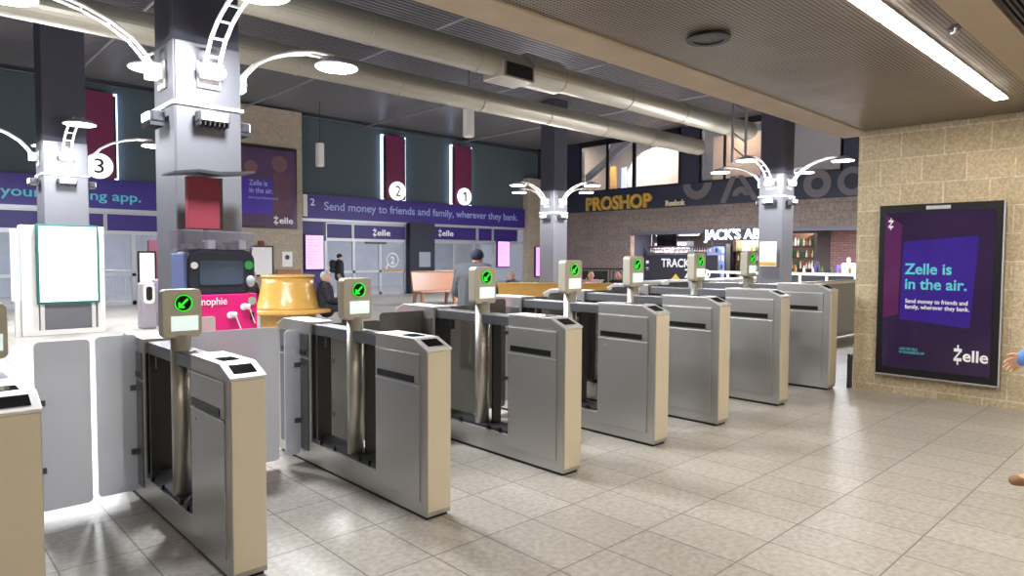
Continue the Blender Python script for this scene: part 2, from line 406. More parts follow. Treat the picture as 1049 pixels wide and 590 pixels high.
MB().lathe([(.108, 3.13), (.108, 3.149)], (4.27, 2.54), 28).build('lens', mat('dull_lens', (74, 70, 66), .4), t)
t = thing('sprinkler_head', (5.26, 1.29, 3.15), 'small sprinkler head under the ceiling beside the strip light', 'sprinkler')
MB().lathe([(.05, 3.14), (.05, 3.15)], (5.26, 1.29), 16).build('plate', darkgrey, t)
MB().cone((5.26, 1.29, 3.14), (5.26, 1.29, 3.105), .01, n=8).build('stem', alu, t)
MB().lathe([(.028, 3.098), (.028, 3.105)], (5.26, 1.29), 12).build('deflector', alu, t)

# ------------------------------------------------------------------ column lamps: arm with two rails, disc lamp; and flood lights
def arm_points():
    return [(-.47, 3.50), (-.56, 3.68), (-.70, 3.84), (-.90, 3.97), (-1.15, 4.07), (-1.42, 4.13), (-1.72, 4.14)]
def make_arm():
    t = thing('arm_lamp', (0, 0, 3.5), 'x', 'lamp', 'disc lamps on the column arms')
    br = MB().box(-.13, .13, -.41, -.38, 3.36, 3.66).box(-.11, .11, -.55, -.40, 3.46, 3.62).build('bracket', white_paint, t, 0.012)
    MB().cone((-.14, -.5, 3.54), (.14, -.5, 3.54), .045, n=14).build('pivot', alu, br)
    for sx in (-.075, .075): MB().tube([(sx, y, z) for y, z in arm_points()], .022, 8).build('arm_rail', white_paint, t)
    for y, z in arm_points()[1:-1]: MB().cone((-.075, y, z), (.075, y, z), .014, n=6).build('rung', white_paint, t)
    MB().lathe([(.05, 4.14), (.10, 4.12), (.22, 4.075), (.285, 4.03), (.285, 4.012)], (0, -1.8), 32).build('lamp_shade', alu, t, smooth=False)
    MB().lathe([(.262, 4.004), (.262, 4.012)], (0, -1.8), 32).build('lamp_diffuser', lamp_glow, t)
    ld = bpy.data.lights.new('lamp_light', 'AREA'); ld.shape = 'DISK'; ld.size = .5; ld.energy = LAMP_W; ld.color = (.93, .96, 1.0)
    lo = bpy.data.objects.new('lamp_light', ld); C.objects.link(lo); lo.parent = t; lo.location = (0, -1.8, 3.995 - 3.5)
    return t
def make_flood():
    t = thing('flood_light', (0, -.4, 2.95), 'x', 'floodlight', 'small floodlights under the column bands')
    MB().box(-.17, .17, -.56, -.42, 2.97, 3.09).build('flood_housing', mat('flood_housing', (70, 70, 76), .5, .3), t, 0.02)
    mb = MB()
    for k in range(7): mb.box(-.15 + k * .05 - .006, -.15 + k * .05 + .006, -.565, -.42, 2.93, 2.972)
    mb.build('cooling_fins', darkgrey, t)
    MB().box(-.14, .14, -.575, -.558, 2.985, 3.075).build('flood_lens', paper, t)
    MB().box(-.05, .05, -.43, -.385, 3.0, 3.12).build('mount', white_paint, t)
    ld = bpy.data.lights.new('flood_glow', 'AREA'); ld.shape = 'RECTANGLE'; ld.size = .26; ld.size_y = .08; ld.energy = FLOOD_W; ld.color = (.97, .97, 1)
    lo = bpy.data.objects.new('flood_glow', ld); C.objects.link(lo); lo.parent = t; lo.location = (0, -.185, .08); lo.rotation_euler = (math.radians(-122), 0, 0)
    return t
arm0 = make_arm(); fl0 = make_flood()
SIDES = [(0, 'facing the gates'), (PI / 2, 'on the right face'), (PI, 'facing the exit doors'), (-PI / 2, 'on the left face')]
first = True
for (cx, cy), h, dz, nm in COLS:
    for a, sd in SIDES:
        o = arm0 if first else copy_tree(arm0)
        v = Matrix.Rotation(a, 4, 'Z') @ Vector((0, .38 - h, 0))
        o.location = (cx + v.x, cy + v.y, 3.5 + dz); o.rotation_euler = (0, 0, a); o['label'] = 'white disc lamp arm %s of %s' % (sd, nm)
        o2 = fl0 if first else copy_tree(fl0)
        v = Matrix.Rotation(a, 4, 'Z') @ Vector((0, -.02 - h, 0))
        o2.location = (cx + v.x, cy + v.y, 2.95 + dz); o2.rotation_euler = (0, 0, a); o2['label'] = 'small boxy floodlight %s of %s' % (sd, nm)
        first = False

# ================================================================== FARE GATES
def make_gate():
    w = .175; t = thing('fare_gate', (0, 0, 0), 'x', 'fare gate', 'row of fare gates')
    prof = [(0, .02), (0, 1.005), (.012, 1.015), (.135, 1.065), (.555, 1.065), (.555, .18), (1.45, .18), (1.45, 1.065), (1.89, 1.065), (2.0, 1.02), (2.0, .02)]
    MB().prism(prof, -w, 0).build('gate_body', steel, t, 0.006)
    MB().box(-w + .012, -.012, .02, 1.98, 0, .022).build('foot', black, t)
    # front end with beige reflected light put into its colour, and bright cap
    MB().box(-w + .004, -.004, -.006, .001, .05, .995).build('front_panel', gate_end, t, 0.002)
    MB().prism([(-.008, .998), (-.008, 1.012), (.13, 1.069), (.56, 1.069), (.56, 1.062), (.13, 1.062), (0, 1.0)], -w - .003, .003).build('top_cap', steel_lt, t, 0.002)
    sl = Matrix.Translation((0, .066, 1.0385)) @ Matrix.Rotation(math.atan2(.057, .138), 4, 'X')
    MB().box(-w + .03, -.03, -.042, .042, .001, .006).turn(sl).build('ticket_scanner', blackglass, t)
    MB().box(-w + .035, -.05, .19, .31, 1.068, 1.073).build('card_reader', blackglass, t)
    for x0, x1, sgn in ((-w - .007, -w + .001, 1), (-.001, .007, 0)):
        MB().box(x0, x1, .07, .545, .80, .975).build('upper_panel', steel, t, 0.002)
        d = MB().box(x0, x1, .07, .545, .10, .785).build('lower_door', steel, t, 0.002)
        xs = (x0 - .004, x0 + .001) if sgn else (x1 - .001, x1 + .004)
        MB().cone((xs[0], .47, .735), (xs[1], .47, .735), .009, n=12).build('lock', alu, d)
        MB().box(*xs, .12, .52, .805, .845).build('ticket_slot', black, t)
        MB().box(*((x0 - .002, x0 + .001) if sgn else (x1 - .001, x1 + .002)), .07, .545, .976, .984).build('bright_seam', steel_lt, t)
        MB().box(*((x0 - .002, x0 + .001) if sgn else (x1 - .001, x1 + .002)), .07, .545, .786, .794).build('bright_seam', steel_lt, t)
        d = MB().box(x0, x1, 1.48, 1.95, .10, .785).build('rear_door', steel_rail, t, 0.002)
        MB().cone((xs[0], 1.58, .735), (xs[1], 1.58, .735), .009, n=12).build('lock', alu, d)
        MB().box(x0, x1, 1.48, 1.95, .80, .975).build('rear_panel', steel_rail, t, 0.002)
        MB().box(*xs, 1.51, 1.92, .815, .85).build('ticket_slot', black, t)
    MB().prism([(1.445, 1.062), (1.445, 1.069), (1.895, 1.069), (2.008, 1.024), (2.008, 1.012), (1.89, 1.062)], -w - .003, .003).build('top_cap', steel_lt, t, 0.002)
    # open middle: rail, dark uprights, sill, leaf store glass, post
    MB().box(-w + .02, -.02, .555, 1.45, .975, 1.05).build('top_rail', steel_rail, t, 0.006)
    MB().box(-w + .012, -.012, 1.438, 1.451, .182, .976).build('inner_face', black, t)
    MB().box(-w + .012, -.012, .554, .566, .182, .976).build('inner_face', black, t)
    MB().box(-w + .012, -w + .05, 1.36, 1.385, .2, .976).build('upright', black, t)
    MB().box(-w / 2 - .01, -w / 2 + .07, .80, .82, .2, .976).build('upright', black, t)
    MB().box(-w + .01, -.01, .566, 1.438, .18, .205).build('sill', darkgrey, t, 0.003)
    for y in (.64, .76, 1.1, 1.3): MB().box(-w - .004, -w + .014, y, y + .03, .185, .215).build('hinge', black, t)
    MB().box(-w + .02, -w + .05, 1.24, 1.27, .90, .98).build('latch', black, t)
    MB().cone((-.115, .91, .20), (-.115, .91, 1.14), .055, n=28).build('post', post_steel, t, smooth=True)
    # reader head
    x0, x1 = -.222, -.008; rd = rounded(x0, x1, 1.125, 1.405, .03)
    h = MB().prism(rd, .87, .95, 'y').build('reader_head', beige, t, 0.004)
    cx, cz = (x0 + x1) / 2 + .005, 1.325
    MB().cone((cx, .866, cz), (cx, .871, cz), .05, n=32).build('signal_disc', blackglass, h)
    MB().ring((cx, cz), .043, .049, .862, .867).build('signal_ring', green_led, h)
    a = .028   # arrow pointing down and left
    ar = MB().prism([(cx - a, cz - a), (cx + .2 * a, cz - a), (cx + .2 * a, cz - .6 * a), (cx - .3 * a, cz - .6 * a), (cx + a, cz + .7 * a), (cx + .7 * a, cz + a), (cx - .6 * a, cz - .3 * a), (cx - .6 * a, cz + .2 * a), (cx - a, cz + .2 * a)], .861, .867, 'y')
    ar.build('arrow_light', green_led, h)
    MB().box(x0 + .045, x1 - .022, .865, .871, 1.165, 1.25).build('display', reader_screen, h)
    return t
def rounded(x0, x1, z0, z1, r, n=5):
    pts = []
    for cx, cz, a0 in ((x1 - r, z1 - r, 0), (x0 + r, z1 - r, PI / 2), (x0 + r, z0 + r, PI), (x1 - r, z0 + r, 1.5 * PI)):
        for k in range(n + 1):
            a = a0 + PI / 2 * k / n; pts.append((cx + r * math.cos(a), cz + r * math.sin(a)))
    return pts
GX = [.46, 1.383, 2.547, 3.775, 4.913, 5.947, 7.231, 8.549]
GS = [.97, 1.0, 1.03, 1.08, 1.12, 1.15, 1.18, 1.205]
GN = ['leftmost fare gate, cut off by the left edge of the photo', 'second fare gate from the left, nearest whole one, in front of the pink kiosk',
      'third fare gate from the left, in front of the curved oak bench', 'fourth fare gate from the left, beside the person in the grey jacket',
      'fifth fare gate from the left, before the long golden bench', 'sixth fare gate from the left, under the black beer sign',
      'seventh fare gate from the left, second from the block wall', 'last fare gate on the right, closest to the block wall']
g0 = make_gate(); GATES = []
for i, (x, s) in enumerate(zip(GX, GS)):
    o = g0 if i == 0 else copy_tree(g0)
    o.location = (x, 3.25, 0); o.scale = (s, s, s); o['label'] = GN[i]; GATES.append(o)
# glass leaves that close each lane belong to the gate they swing from
def leaf(i, x0, x1, m, right_side, zt=.985):
    g = GATES[i]; s = GS[i]
    a0, a1 = (x0 - GX[i]) / s, (x1 - GX[i]) / s
    mb = MB(); yy = 1.60
    mb.prism(rounded(a0, a1, .06, zt, .03), yy, yy + .012, 'y')
    me = mb.bm; bmesh.ops.recalc_face_normals(me, faces=me.faces)
    msh = bpy.data.meshes.new('glass_leaf'); me.to_mesh(msh); me.free(); msh.materials.append(m)
    o = bpy.data.objects.new('glass_leaf', msh); C.objects.link(o); o.parent = g
    if right_side: ha, hb = -.03, a0 + .05
    else: ha, hb = a1 - .05, -.15
    for z in (.3, .72):
        k = MB().box(min(ha, hb), max(ha, hb), yy - .012, yy + .024, z, z + .035).bm
        msh = bpy.data.meshes.new('leaf_hinge'); k.to_mesh(msh); k.free(); msh.materials.append(steel_rail)
        q = bpy.data.objects.new('leaf_hinge', msh); C.objects.link(q); q.parent = o
leaf(0, .65, .935, leaf_glass, True, 1.115); leaf(1, .975, 1.215, leaf_glass, False, 1.085)
leaf(1, 1.39, 2.165, leaf_glass, True, 1.07); leaf(2, 2.235, 2.36, leaf_glass, False, 1.0)
leaf(2, 2.6, 3.08, leaf_glass_thin, True, 1.03); leaf(3, 3.13, 3.6, leaf_glass_thin, False, 1.03)
for i in (3, 4, 5, 6):
    a, b = GX[i] + .05, GX[i + 1] - .25; mid = (a + b) / 2
    leaf(i, a, mid - .03, leaf_glass_thin, True, 1.05); leaf(i + 1, mid + .03, b, leaf_glass_thin, False, 1.05)

# ================================================================== POSTER ON THE BLOCK WALL
def zlogo(name, mb_face, a0, a1, z0, z1, depth, face, m, parent):
    """the ticked Z: heavy z with a short bar above and below the middle"""
    A = lambda u: a0 + (a1 - a0) * u
    Zz = lambda v: z0 + (z1 - z0) * v
    mb = MB(); ax = 'y' if face == '-y' else 'x'
    for poly in ([(0, .66), (1, .66), (1, .82), (0, .82)], [(0, .18), (1, .18), (1, .34), (0, .34)], [(0, .3), (.25, .3), (1, .7), (.75, .7)], [(.42, .8), (.6, .8), (.6, 1), (.42, 1)], [(.42, 0), (.6, 0), (.6, .2), (.42, .2)]):
        mb.prism([(A(u), Zz(v)) for u, v in poly], depth - .004, depth, ax)
    return mb.build(name, m, parent)
P = thing('wall_poster', (8.78, 2.26, .25), 'large framed dark purple poster on the beige block wall', 'poster')
X = 8.775
MB().box(8.70, 8.78, 1.63, 2.85, .23, 2.23).build('poster_frame', mat('poster_frame', (30, 30, 34), .35, .3), P, 0.01)
MB().box(8.692, 8.70, 1.62, 2.85, .225, .24).box(8.692, 8.70, 1.615, 1.63, .23, 2.23).build('frame_edge', alu, P)
pp_mat = mat('poster_print', (46, 30, 66), 0.10, noise=.35, nscale=1.3)
sh = MB().box(8.694, 8.70, 1.70, 2.78, .32, 2.14).build('poster_print', pp_mat, P)
# glowing violet square artwork of the print
MB().prism([(2.60, .90), (1.90, .84), (1.84, 1.86), (2.58, 1.80)], 8.6925, 8.694, 'x').build('violet_panel', mat('violet_print', (54, 32, 134), .10, noise=.25, nscale=3), P)
MB().prism([(2.78, .9), (2.62, .95), (2.60, 2.0), (2.78, 2.13)], 8.6930, 8.6942, 'x').build('plum_panel', mat('plum_print', (86, 34, 86), .12, noise=.3, nscale=3), P)
text('headline', 'Zelle is\nin the air.', 2.56, 1.94, 1.25, 1.55, 8.691, '-x', text_teal, P, .02, .002)
text('body_copy', 'Send money to friends and\nfamily, wherever they bank.', 2.545, 1.91, 1.01, 1.14, 8.691, '-x', text_white, P, .012, .002)
text('small_copy', 'LOOK FOR ZELLE\nIN YOUR BANKING APP', 2.59, 2.33, .50, .57, 8.691, '-x', text_teal, P, .01, .002)
text('logo_word', 'elle', 1.955, 1.72, .47, .60, 8.691, '-x', text_white, P, .02, .002)
zlogo('logo_initial', None, 2.04, 1.965, .43, .65, 8.691, '-x', text_white, P)
zlogo('corner_logo', None, 2.745, 2.695, 1.94, 2.08, 8.691, '-x', text_white, P)
MB().box(8.695, 8.70, 2.12, 2.36, 2.165, 2.205).build('frame_plate', alu, P)

# ================================================================== BACK WALL: banners, signs, doors
def strip_banner(x0, x1, parts, label):
    t = thing('slogan_banner', ((x0 + x1) / 2, YB - .05, 3.06), label, 'banner', 'purple slogan banners')
    MB().box(x0, x1, YB - .14, YB - .03, 3.07, 3.98).build('banner_sheet', purple, t)
    for s, a, b, za, zb, m in parts: text('slogan', s, a, b, za, zb, YB - .142, '-y', m, t, .012, .01)
    return t
B = strip_banner(11.88, 23.72, [('Send money to friends and family, wherever they bank.', 12.74, 23.22, 3.30, 3.73, text_lil), ('2', 12.16, 12.34, 3.55, 3.82, text_white)], 'long purple banner about friends and family above the exit doors')
MB().box(11.86, 12.03, YB - .16, YB - .12, 3.12, 3.96).build('end_marker', paper, B)
strip_banner(-8.8, 7.55, [('It\'s your banking app.', 1.9, 6.26, 3.22, 3.62, text_teal)], 'purple banner ending in app., behind the far left column')
def number_banner(x0, x1, cx, num, label):
    t = thing('door_number_banner', ((x0 + x1) / 2, YB, 4.0), label, 'banner', 'tall maroon door number banners')
    MB().box(x0 + .1, x1 - .1, YB - .26, YB - .2, 4.0, 6.66).build('banner_cloth', maroon, t)
    MB().box(x0 + .02, x1 - .02, YB - .2, YB - .03, 4.02, 6.6).build('light_box', darkgrey, t)
    MB().box(x0 - .03, x0 + .06, YB - .14, YB - .04, 4.0, 6.68).box(x1 - .06, x1 + .03, YB - .14, YB - .04, 4.0, 6.68).build('glowing_edge', edge_glow, t)
    d = MB().cone((cx, YB - .36, 4.36), (cx, YB - .27, 4.36), .39, n=40).build('number_disc', roundel, t)
    nm = mat('number_black', (30, 26, 36), .6)
    if num == '1': MB().prism([(cx + .0, 4.14), (cx + .075, 4.14), (cx + .075, 4.58), (cx + .02, 4.58), (cx - .11, 4.48), (cx - .11, 4.41), (cx, 4.48)], YB - .372, YB - .362, 'y').build('number', nm, d)
    else: text('number', num, cx - .13, cx + .13, 4.14, 4.58, YB - .362, '-y', nm, d, .0, .01)
number_banner(15.4, 16.52, 16.02, '2', 'tall maroon banner with glowing edges and number 2 disc')
number_banner(19.05, 20.2, 19.66, '1', 'tall maroon banner with glowing edges and number 1 disc')
number_banner(4.45, 5.6, 5.05, '3', 'tall maroon banner with glowing edges behind the far left column')

def panels(x0, x1, z0, z1, label, logo=None, m=purple_dk):
    t = thing('transom_sign', ((x0 + x1) / 2, YB, z0), label, 'sign', 'purple transom panels over the doors')
    MB().box(x0, x1, YB - .02, YB + .06, z0, z1).build('sign_panel', m, t)
    mb = MB(); f = .04
    mb.box(x0 - f, x1 + f, YB - .05, YB + .08, z1, z1 + f).box(x0 - f, x1 + f, YB - .05, YB + .08, z0 - f, z0).box(x0 - f, x0, YB - .05, YB + .08, z0, z1).box(x1, x1 + f, YB - .05, YB + .08, z0, z1)
    mb.build('sign_frame', alu, t)
    if logo:
        a, b = logo; zm = (z0 + z1) / 2
        zlogo('logo_initial', None, a, a + (b - a) * .2, zm - .19, zm + .19, YB - .025, '-y', text_white, t)
        text('logo_word', 'elle', a + (b - a) * .24, b, zm - .13, zm + .13, YB - .025, '-y', text_white, t, .02, .006)
panels(12.9, 14.0, 2.30, 2.88, 'small plain purple transom panel left of the door 2 logo panel')
panels(14.1, 16.6, 2.30, 2.88, 'purple logo transom panel over glass door 2', (15.0, 15.85))
panels(18.05, 20.6, 2.38, 2.95, 'purple logo transom panel over the doors nearest the shop wall', (18.4, 19.25))
panels(20.75, 21.6, 2.38, 2.95, 'small plain purple transom panel right of the number 1 doors')
panels(21.72, 23.3, 2.38, 2.95, 'plain purple transom panel over the pink screen by the corner')
panels(4.0, 5.2, 2.38, 2.9, 'plain purple transom panel beside the map kiosk column')
panels(5.3, 7.4, 2.38, 2.9, 'plain purple transom panel left of the near column')
panels(.2, 3.9, 2.38, 2.9, 'plain purple transom panel behind the map kiosk')
tag(MB().box(11.9, 12.8, YB - .02, YB + .05, 0, 2.98).build('purple_wall_panel', purple_dk), 'tall purple panel behind the pink schedule screen', 'panel')
def screen(x0, x1, z0, z1, label, m, y=YB - .1, rows=9):
    t = thing('display_screen', ((x0 + x1) / 2, y, z0), label, 'screen', 'lit wall screens')
    MB().box(x0 - .04, x1 + .04, y - .06, y + .05, z0 - .04, z1 + .04).build('screen_case', purple_dk, t, .01)
    MB().box(x0, x1, y - .068, y - .06, z0, z1).build('screen_image', m, t)
    mb = MB(); h = (z1 - z0)
    for k in range(rows):
        z = z1 - h * (.12 + .8 * k / rows)
        mb.box(x0 + .06, x0 + (x1 - x0) * random.uniform(.35, .9), y - .072, y - .068, z - h * .012, z)
    mb.build('screen_lines', mat('screen_lines', (206, 120, 216), .5, emit=.7), t)
screen(11.95, 12.68, 1.1, 2.4, 'pink white schedule screen beside the tan wall', screen_pink)
screen(21.9, 22.66, 1.14, 2.35, 'pink white screen left of the tan corner wall', screen_pink)
screen(24.2, 24.74, .65, 2.1, 'pink patterned poster screen on the tan corner wall', screen_pink, 23.98)

def sliding_door(n, x0, x1, leaves, zt=2.2, m=clear_glass):
    f = .06; mb = MB()
    mb.box(x0, x1, YB - .06, YB + .1, zt, zt + .12)
    for k in range(leaves + 1):
        x = x0 + (x1 - x0) * k / leaves; mb.box(x - f, x + f, YB - .03, YB + .06, 0, zt)
    mb.box(x0, x1, YB - .03, YB + .06, .92, 1.02).box(x0, x1, YB - .03, YB + .06, 0, .12)
    o = struct('door_%d' % n, mb, alu)
    for k in range(leaves):
        xa = x0 + (x1 - x0) * k / leaves + f; xb = x0 + (x1 - x0) * (k + 1) / leaves - f
        MB().box(xa, xb, YB + .005, YB + .02, .12, zt).build('pane', m, o)
    return o
d2 = sliding_door(1, 12.86, 16.6, 3)
mb = MB().ring((15.95, 1.45), .26, .31, YB - .045, YB - .035); s2 = mb.build('door_sticker', text_white, d2)
text('sticker_number', '2', 15.85, 16.05, 1.28, 1.6, YB - .035, '-y', text_white, d2, .02, .008)
MB().prism([(15.55, 1.0), (15.62, 1.0), (15.78, 1.28), (15.70, 1.33)], YB - .045, YB - .035, 'y').build('sticker_tail', text_white, d2)
MB().box(15.55, 16.45, YB - .045, YB - .032, .98, 1.06).build('door_plate', gold, d2)
MB().box(14.6, 15.6, YB - .12, YB - .06, 2.12, 2.2).build('door_sensor', darkgrey, d2)
sliding_door(2, 18.1, 21.7, 3)
sliding_door(3, .2, 7.5, 5, 2.25)
o = struct('window_7', MB().box(-9, .2, YB, YB + .08, 2.2, 2.3).box(-9, .2, YB, YB + .08, 0, .2).box(-2.2, -2.1, YB, YB + .08, 0, 2.95).box(.12, .2, YB, YB + .08, 0, 2.95), alu)
MB().box(-9, .15, YB + .03, YB + .05, .2, 2.95).build('pane', blue_glass, o)
o = struct('window_8', MB().box(21.7, 23.7, YB, YB + .08, 2.25, 2.35).box(21.7, 23.7, YB, YB + .08, 0, .2), alu)
MB().box(21.75, 23.7, YB + .03, YB + .05, .2, 2.95).build('pane', clear_glass, o)
# vestibule and yard outside the glass
struct('wall_outside', MB().box(-9, 27, 31.5, 31.8, 0, 4.5), mat('outside_wall', (196, 202, 214), .9, noise=.25, nscale=2))
struct('ceiling_outside', MB().box(-9, 27, YB + .3, 31.8, 4.0, 4.2), white_paint)
def added_vest_light(x, y, label):  # unseen lamps added to brighten the view through the door glass
    t = thing('added_vestibule_light', (x, y, 3.98), label, 'ceiling light', 'added vestibule ceiling lights')
    MB().box(x - .6, x + .6, y - .15, y + .15, 3.95, 4.0).build('housing', white_paint, t)
    MB().box(x - .56, x + .56, y - .12, y + .12, 3.93, 3.95).build('diffuser', mat('added_vest_glow', (235, 240, 255), .5, emit=90), t)
for x in (3.5, 6.0): added_vest_light(x, 27.2, 'added unseen light brightening the vestibule outside the left glass doors')
for x in (14.5, 19.5): added_vest_light(x, 28.0, 'added unseen light brightening the vestibule outside the numbered doors')
for k in range(2):
    xa = 3.9 + k * 1.9
    t = thing('outdoor_railing', (xa, 27, 0), ['pale railing outside the left doors, nearer the kiosk', 'pale railing outside the left doors, nearer the near column'][k], 'railing', 'railings outside')
    mb = MB().cone((xa, 27, 1.05), (xa + 1.8, 27, 1.05), .03).cone((xa, 27, .2), (xa + 1.8, 27, .2), .02)
    mb.build('rails', white_paint, t)
    for j in range(10): MB().cone((xa + j * .2, 27, 0 if j % 9 == 0 else .2), (xa + j * .2, 27, 1.05), .016, n=6).build('baluster', white_paint, t)
t = thing('outdoor_steps', (5.0, 28.5, 0), 'grey concrete steps outside the left glass doors', 'steps')
mb = MB()
for k in range(5): mb.box(4.2, 5.6, 28 + k * .3, 29.6, k * .17, (k + 1) * .17)
mb.build('treads', mat('concrete', (110, 112, 124), .9), t)

# tan wall fittings
Y = 23.9
t = thing('wall_advert', (10.2, Y, 2.62), 'purple people advert on the tan wall behind the near column', 'poster')
MB().box(8.4, 11.42, Y - .06, Y, 2.6, 5.56).build('advert_frame', black, t)
MB().box(8.5, 11.36, Y - .066, Y - .06, 2.68, 5.45).build('advert_print', mat('advert_print', (78, 50, 90), .5, noise=.5, nscale=1.4), t)
MB().box(9.2, 11.0, Y - .069, Y - .066, 3.1, 4.35).build('violet_block', mat('advert_violet', (70, 40, 160), .5, noise=.2, nscale=3), t)
for x, z, r in ((9.7, 4.75, .24), (10.75, 4.95, .3)):   # two generic faces of the photo print
    MB().cone((x, Y - .074, z), (x, Y - .069, z), r, n=24).build('printed_face', mat('print_skin', (120, 84, 92), .6, noise=.2), t)
MB().box(10.5, 11.2, Y - .0725, Y - .0665, 2.7, 4.6).build('printed_body', mat('print_cloth', (96, 64, 84), .6, noise=.5, nscale=3), t)
text('headline', 'Zelle is\nin the air.', 9.62, 10.5, 3.85, 4.3, Y - .07, '-y', text_lil, t, .015, .004)
text('body_copy', 'Send money to friends and family', 9.6, 10.7, 3.62, 3.72, Y - .07, '-y', text_lil, t, .01, .004)
zlogo('logo_initial', None, 10.52, 10.68, 2.72, 3.08, Y - .073, '-y', text_white, t)
text('logo_word', 'elle', 10.72, 11.25, 2.78, 3.02, Y - .073, '-y', text_white, t, .02, .004)
t = thing('notice_board', (10.07, Y, .92), 'white notice board with dark frame below the wall advert', 'board')
MB().box(9.64, 10.5, Y - .05, Y, .86, 1.97).build('board_frame', black, t)
MB().box(9.7, 10.44, Y - .055, Y - .05, .92, 1.91).build('board_face', paper, t)
tag(MB().box(9.95, 10.13, Y - .1, Y, 1.98, 2.14).build('alarm_box', red_panel), 'small red alarm box on the tan wall above the notice board', 'alarm')
t = thing('paper_notice', (11.05, Y, 1.2), 'small white paper notice on the tan wall right of the board', 'notice')
MB().box(10.85, 11.24, Y - .012, Y, 1.2, 1.76).build('sheet', paper, t)
MB().cone((11.04, Y - .018, 1.55), (11.04, Y - .012, 1.55), .09, n=16).build('emblem', darkgrey, t)
tag(MB().box(10.6, 11.5, Y - .2, Y, .85, 1.1).build('wall_ledge', oak_red, None, .02), 'small wooden ledge on the tan wall behind the round bench', 'ledge')
t = thing('pillar_notice', (17.45, 24.05, 1.0), 'pale square notice on the dark pillar between the doors', 'notice')
MB().box(17.1, 17.7, 24.03, 24.05, 1.15, 1.8).build('sheet', mat('grey_sheet', (150, 156, 166), .8), t)
t = thing('standing_frame', (5.82, 22, 0), 'black framed white notice standing left of the near column', 'notice')
MB().box(5.55, 6.05, 21.97, 22.03, .75, 1.72).build('frame', black, t)
MB().box(5.6, 6.0, 21.96, 21.97, .8, 1.67).build('sheet', paper, t)
MB().box(5.77, 5.83, 21.98, 22.02, .02, .75).build('leg', darkgrey, t); MB().box(5.55, 6.05, 21.85, 22.15, 0, .03).build('base', darkgrey, t)
tag(MB().box(5.98, 6.3, 22.4, 22.6, 0, 2.05).build('red_banner_stand', mat('dusty_red', (150, 90, 110), .7)), 'dusty red upright panel behind the black framed notice', 'panel')

# ================================================================== MAP KIOSK AT THE FAR LEFT COLUMN
t = thing('map_kiosk', (2.7, 16.1, 0), 'white kiosk with a bright teal edged screen at the far left column', 'kiosk')
for x0, x1 in ((1.99, 2.27), (3.28, 3.42)): MB().box(x0, x1, 16.0, 16.3, 0, 2.18).build('side_post', white_paint, t, .02)
MB().box(2.0, 3.4, 16.0, 16.28, 0, .1).build('kiosk_base', white_paint, t, .01)
MB().box(2.27, 3.28, 16.1, 16.2, .1, .66).build('lower_panel', mat('grey_granite', (120, 120, 126), .6, noise=.3, nscale=60), t)
for x in (2.3, 3.18): MB().box(x, x + .07, 16.04, 16.1, .1, .66).build('panel_upright', white_paint, t)
s = MB().box(2.24, 3.30, 15.9, 16.1, .62, 2.2).build('screen_case', mat('teal_frame', (18, 104, 100), .4), t, .01)
MB().box(2.28, 3.26, 15.892, 15.9, .67, 2.16).build('screen_image', screen_white, s)
mb = MB()
for k, z in enumerate((1.95, 1.85, 1.6, 1.5, 1.2)): mb.box(2.36, 2.36 + .8 * (.5 + .1 * k), 15.888, 15.892, z, z + .012)
mb.box(2.45, 2.6, 15.888, 15.892, .85, .95); mb.build('map_lines', mat('pale_lines', (186, 226, 228), .5, emit=.8), s)
MB().box(1.86, 1.985, 16.05, 16.2, .7, 2.1).build('side_panel', mat('side_screen', (190, 210, 245), .5, emit=.7), t)
MB().box(1.9, 1.985, 16.05, 16.2, 0, .7).build('side_foot', white_paint, t)
t = thing('litter_bin', (4.3, 16.2, 0), 'pale steel litter bin with oval opening behind the nearest gate', 'bin')
MB().prism([(4.1 + .0, 0), (4.4, 0), (4.4, 1.0), (4.1, 1.0)], 16.0, 16.35, 'y').build('bin_body', mat('bin_body', (158, 150, 160), .5, .2), t, .04)
MB().prism(rounded(4.14, 4.36, .55, .98, .08), 15.985, 16.001, 'y').build('bin_surround', white_paint, t)
MB().prism(rounded(4.19, 4.31, .62, .92, .05), 15.98, 15.987, 'y').build('bin_opening', black, t)
tag(MB().box(4.55, 4.95, 16.6, 16.9, 0, 1.05).build('utility_box', mat('lilac_box', (142, 134, 156), .5), None, .03), 'lilac metal box standing right of the litter bin', 'box')

# ================================================================== PINK CHARGING KIOSK BEFORE THE NEAR COLUMN
t = thing('charging_kiosk', (2.62, 7.35, 0), 'pink and black earphone vending kiosk before the near left column', 'kiosk')
pk = MB().box(2.30, 2.94, 7.1, 7.75, .12, 1.2).build('cabinet', pink, t, .01)
MB().box(2.34, 2.9, 7.14, 7.72, 0, .12).build('plinth', black, t)
text('brand_word', 'mophie', 2.30 + .04, 2.62, 1.07, 1.17, 7.098, '-y', text_white, pk, .01, .004)
for x, z in ((2.68, .98), (2.82, 1.06)):
    mb = MB(); mb.cone((x - .03, 7.094, z + .01), (x + .03, 7.094, z), .03, n=14).ell((x - .03, 7.095, z), (.035, .005, .035))
    mb.tube([(x + .03, 7.094, z - .01), (x + .06, 7.094, z - .1), (x + .09, 7.094, z - .18)], .007, 6)
    mb.build('printed_earphone', text_white, pk)
MB().prism(rounded(2.33, 2.5, .72, .98, .03), 7.09, 7.1, 'y').build('pay_pad', mat('pay_pad', (196, 170, 170), .5), pk, .004)
MB().prism(rounded(2.84, 2.92, 1.08, 1.16, .03), 7.09, 7.1, 'y').build('round_sticker', mat('sticker_green', (150, 180, 150), .5), pk)
MB().box(2.86, 2.9, 7.09, 7.1, .92, 1.0).build('card_slot', black, pk)
MB().box(2.27, 2.36, 7.02, 7.1, .42, .78).build('hanging_flap', black, pk, .02)
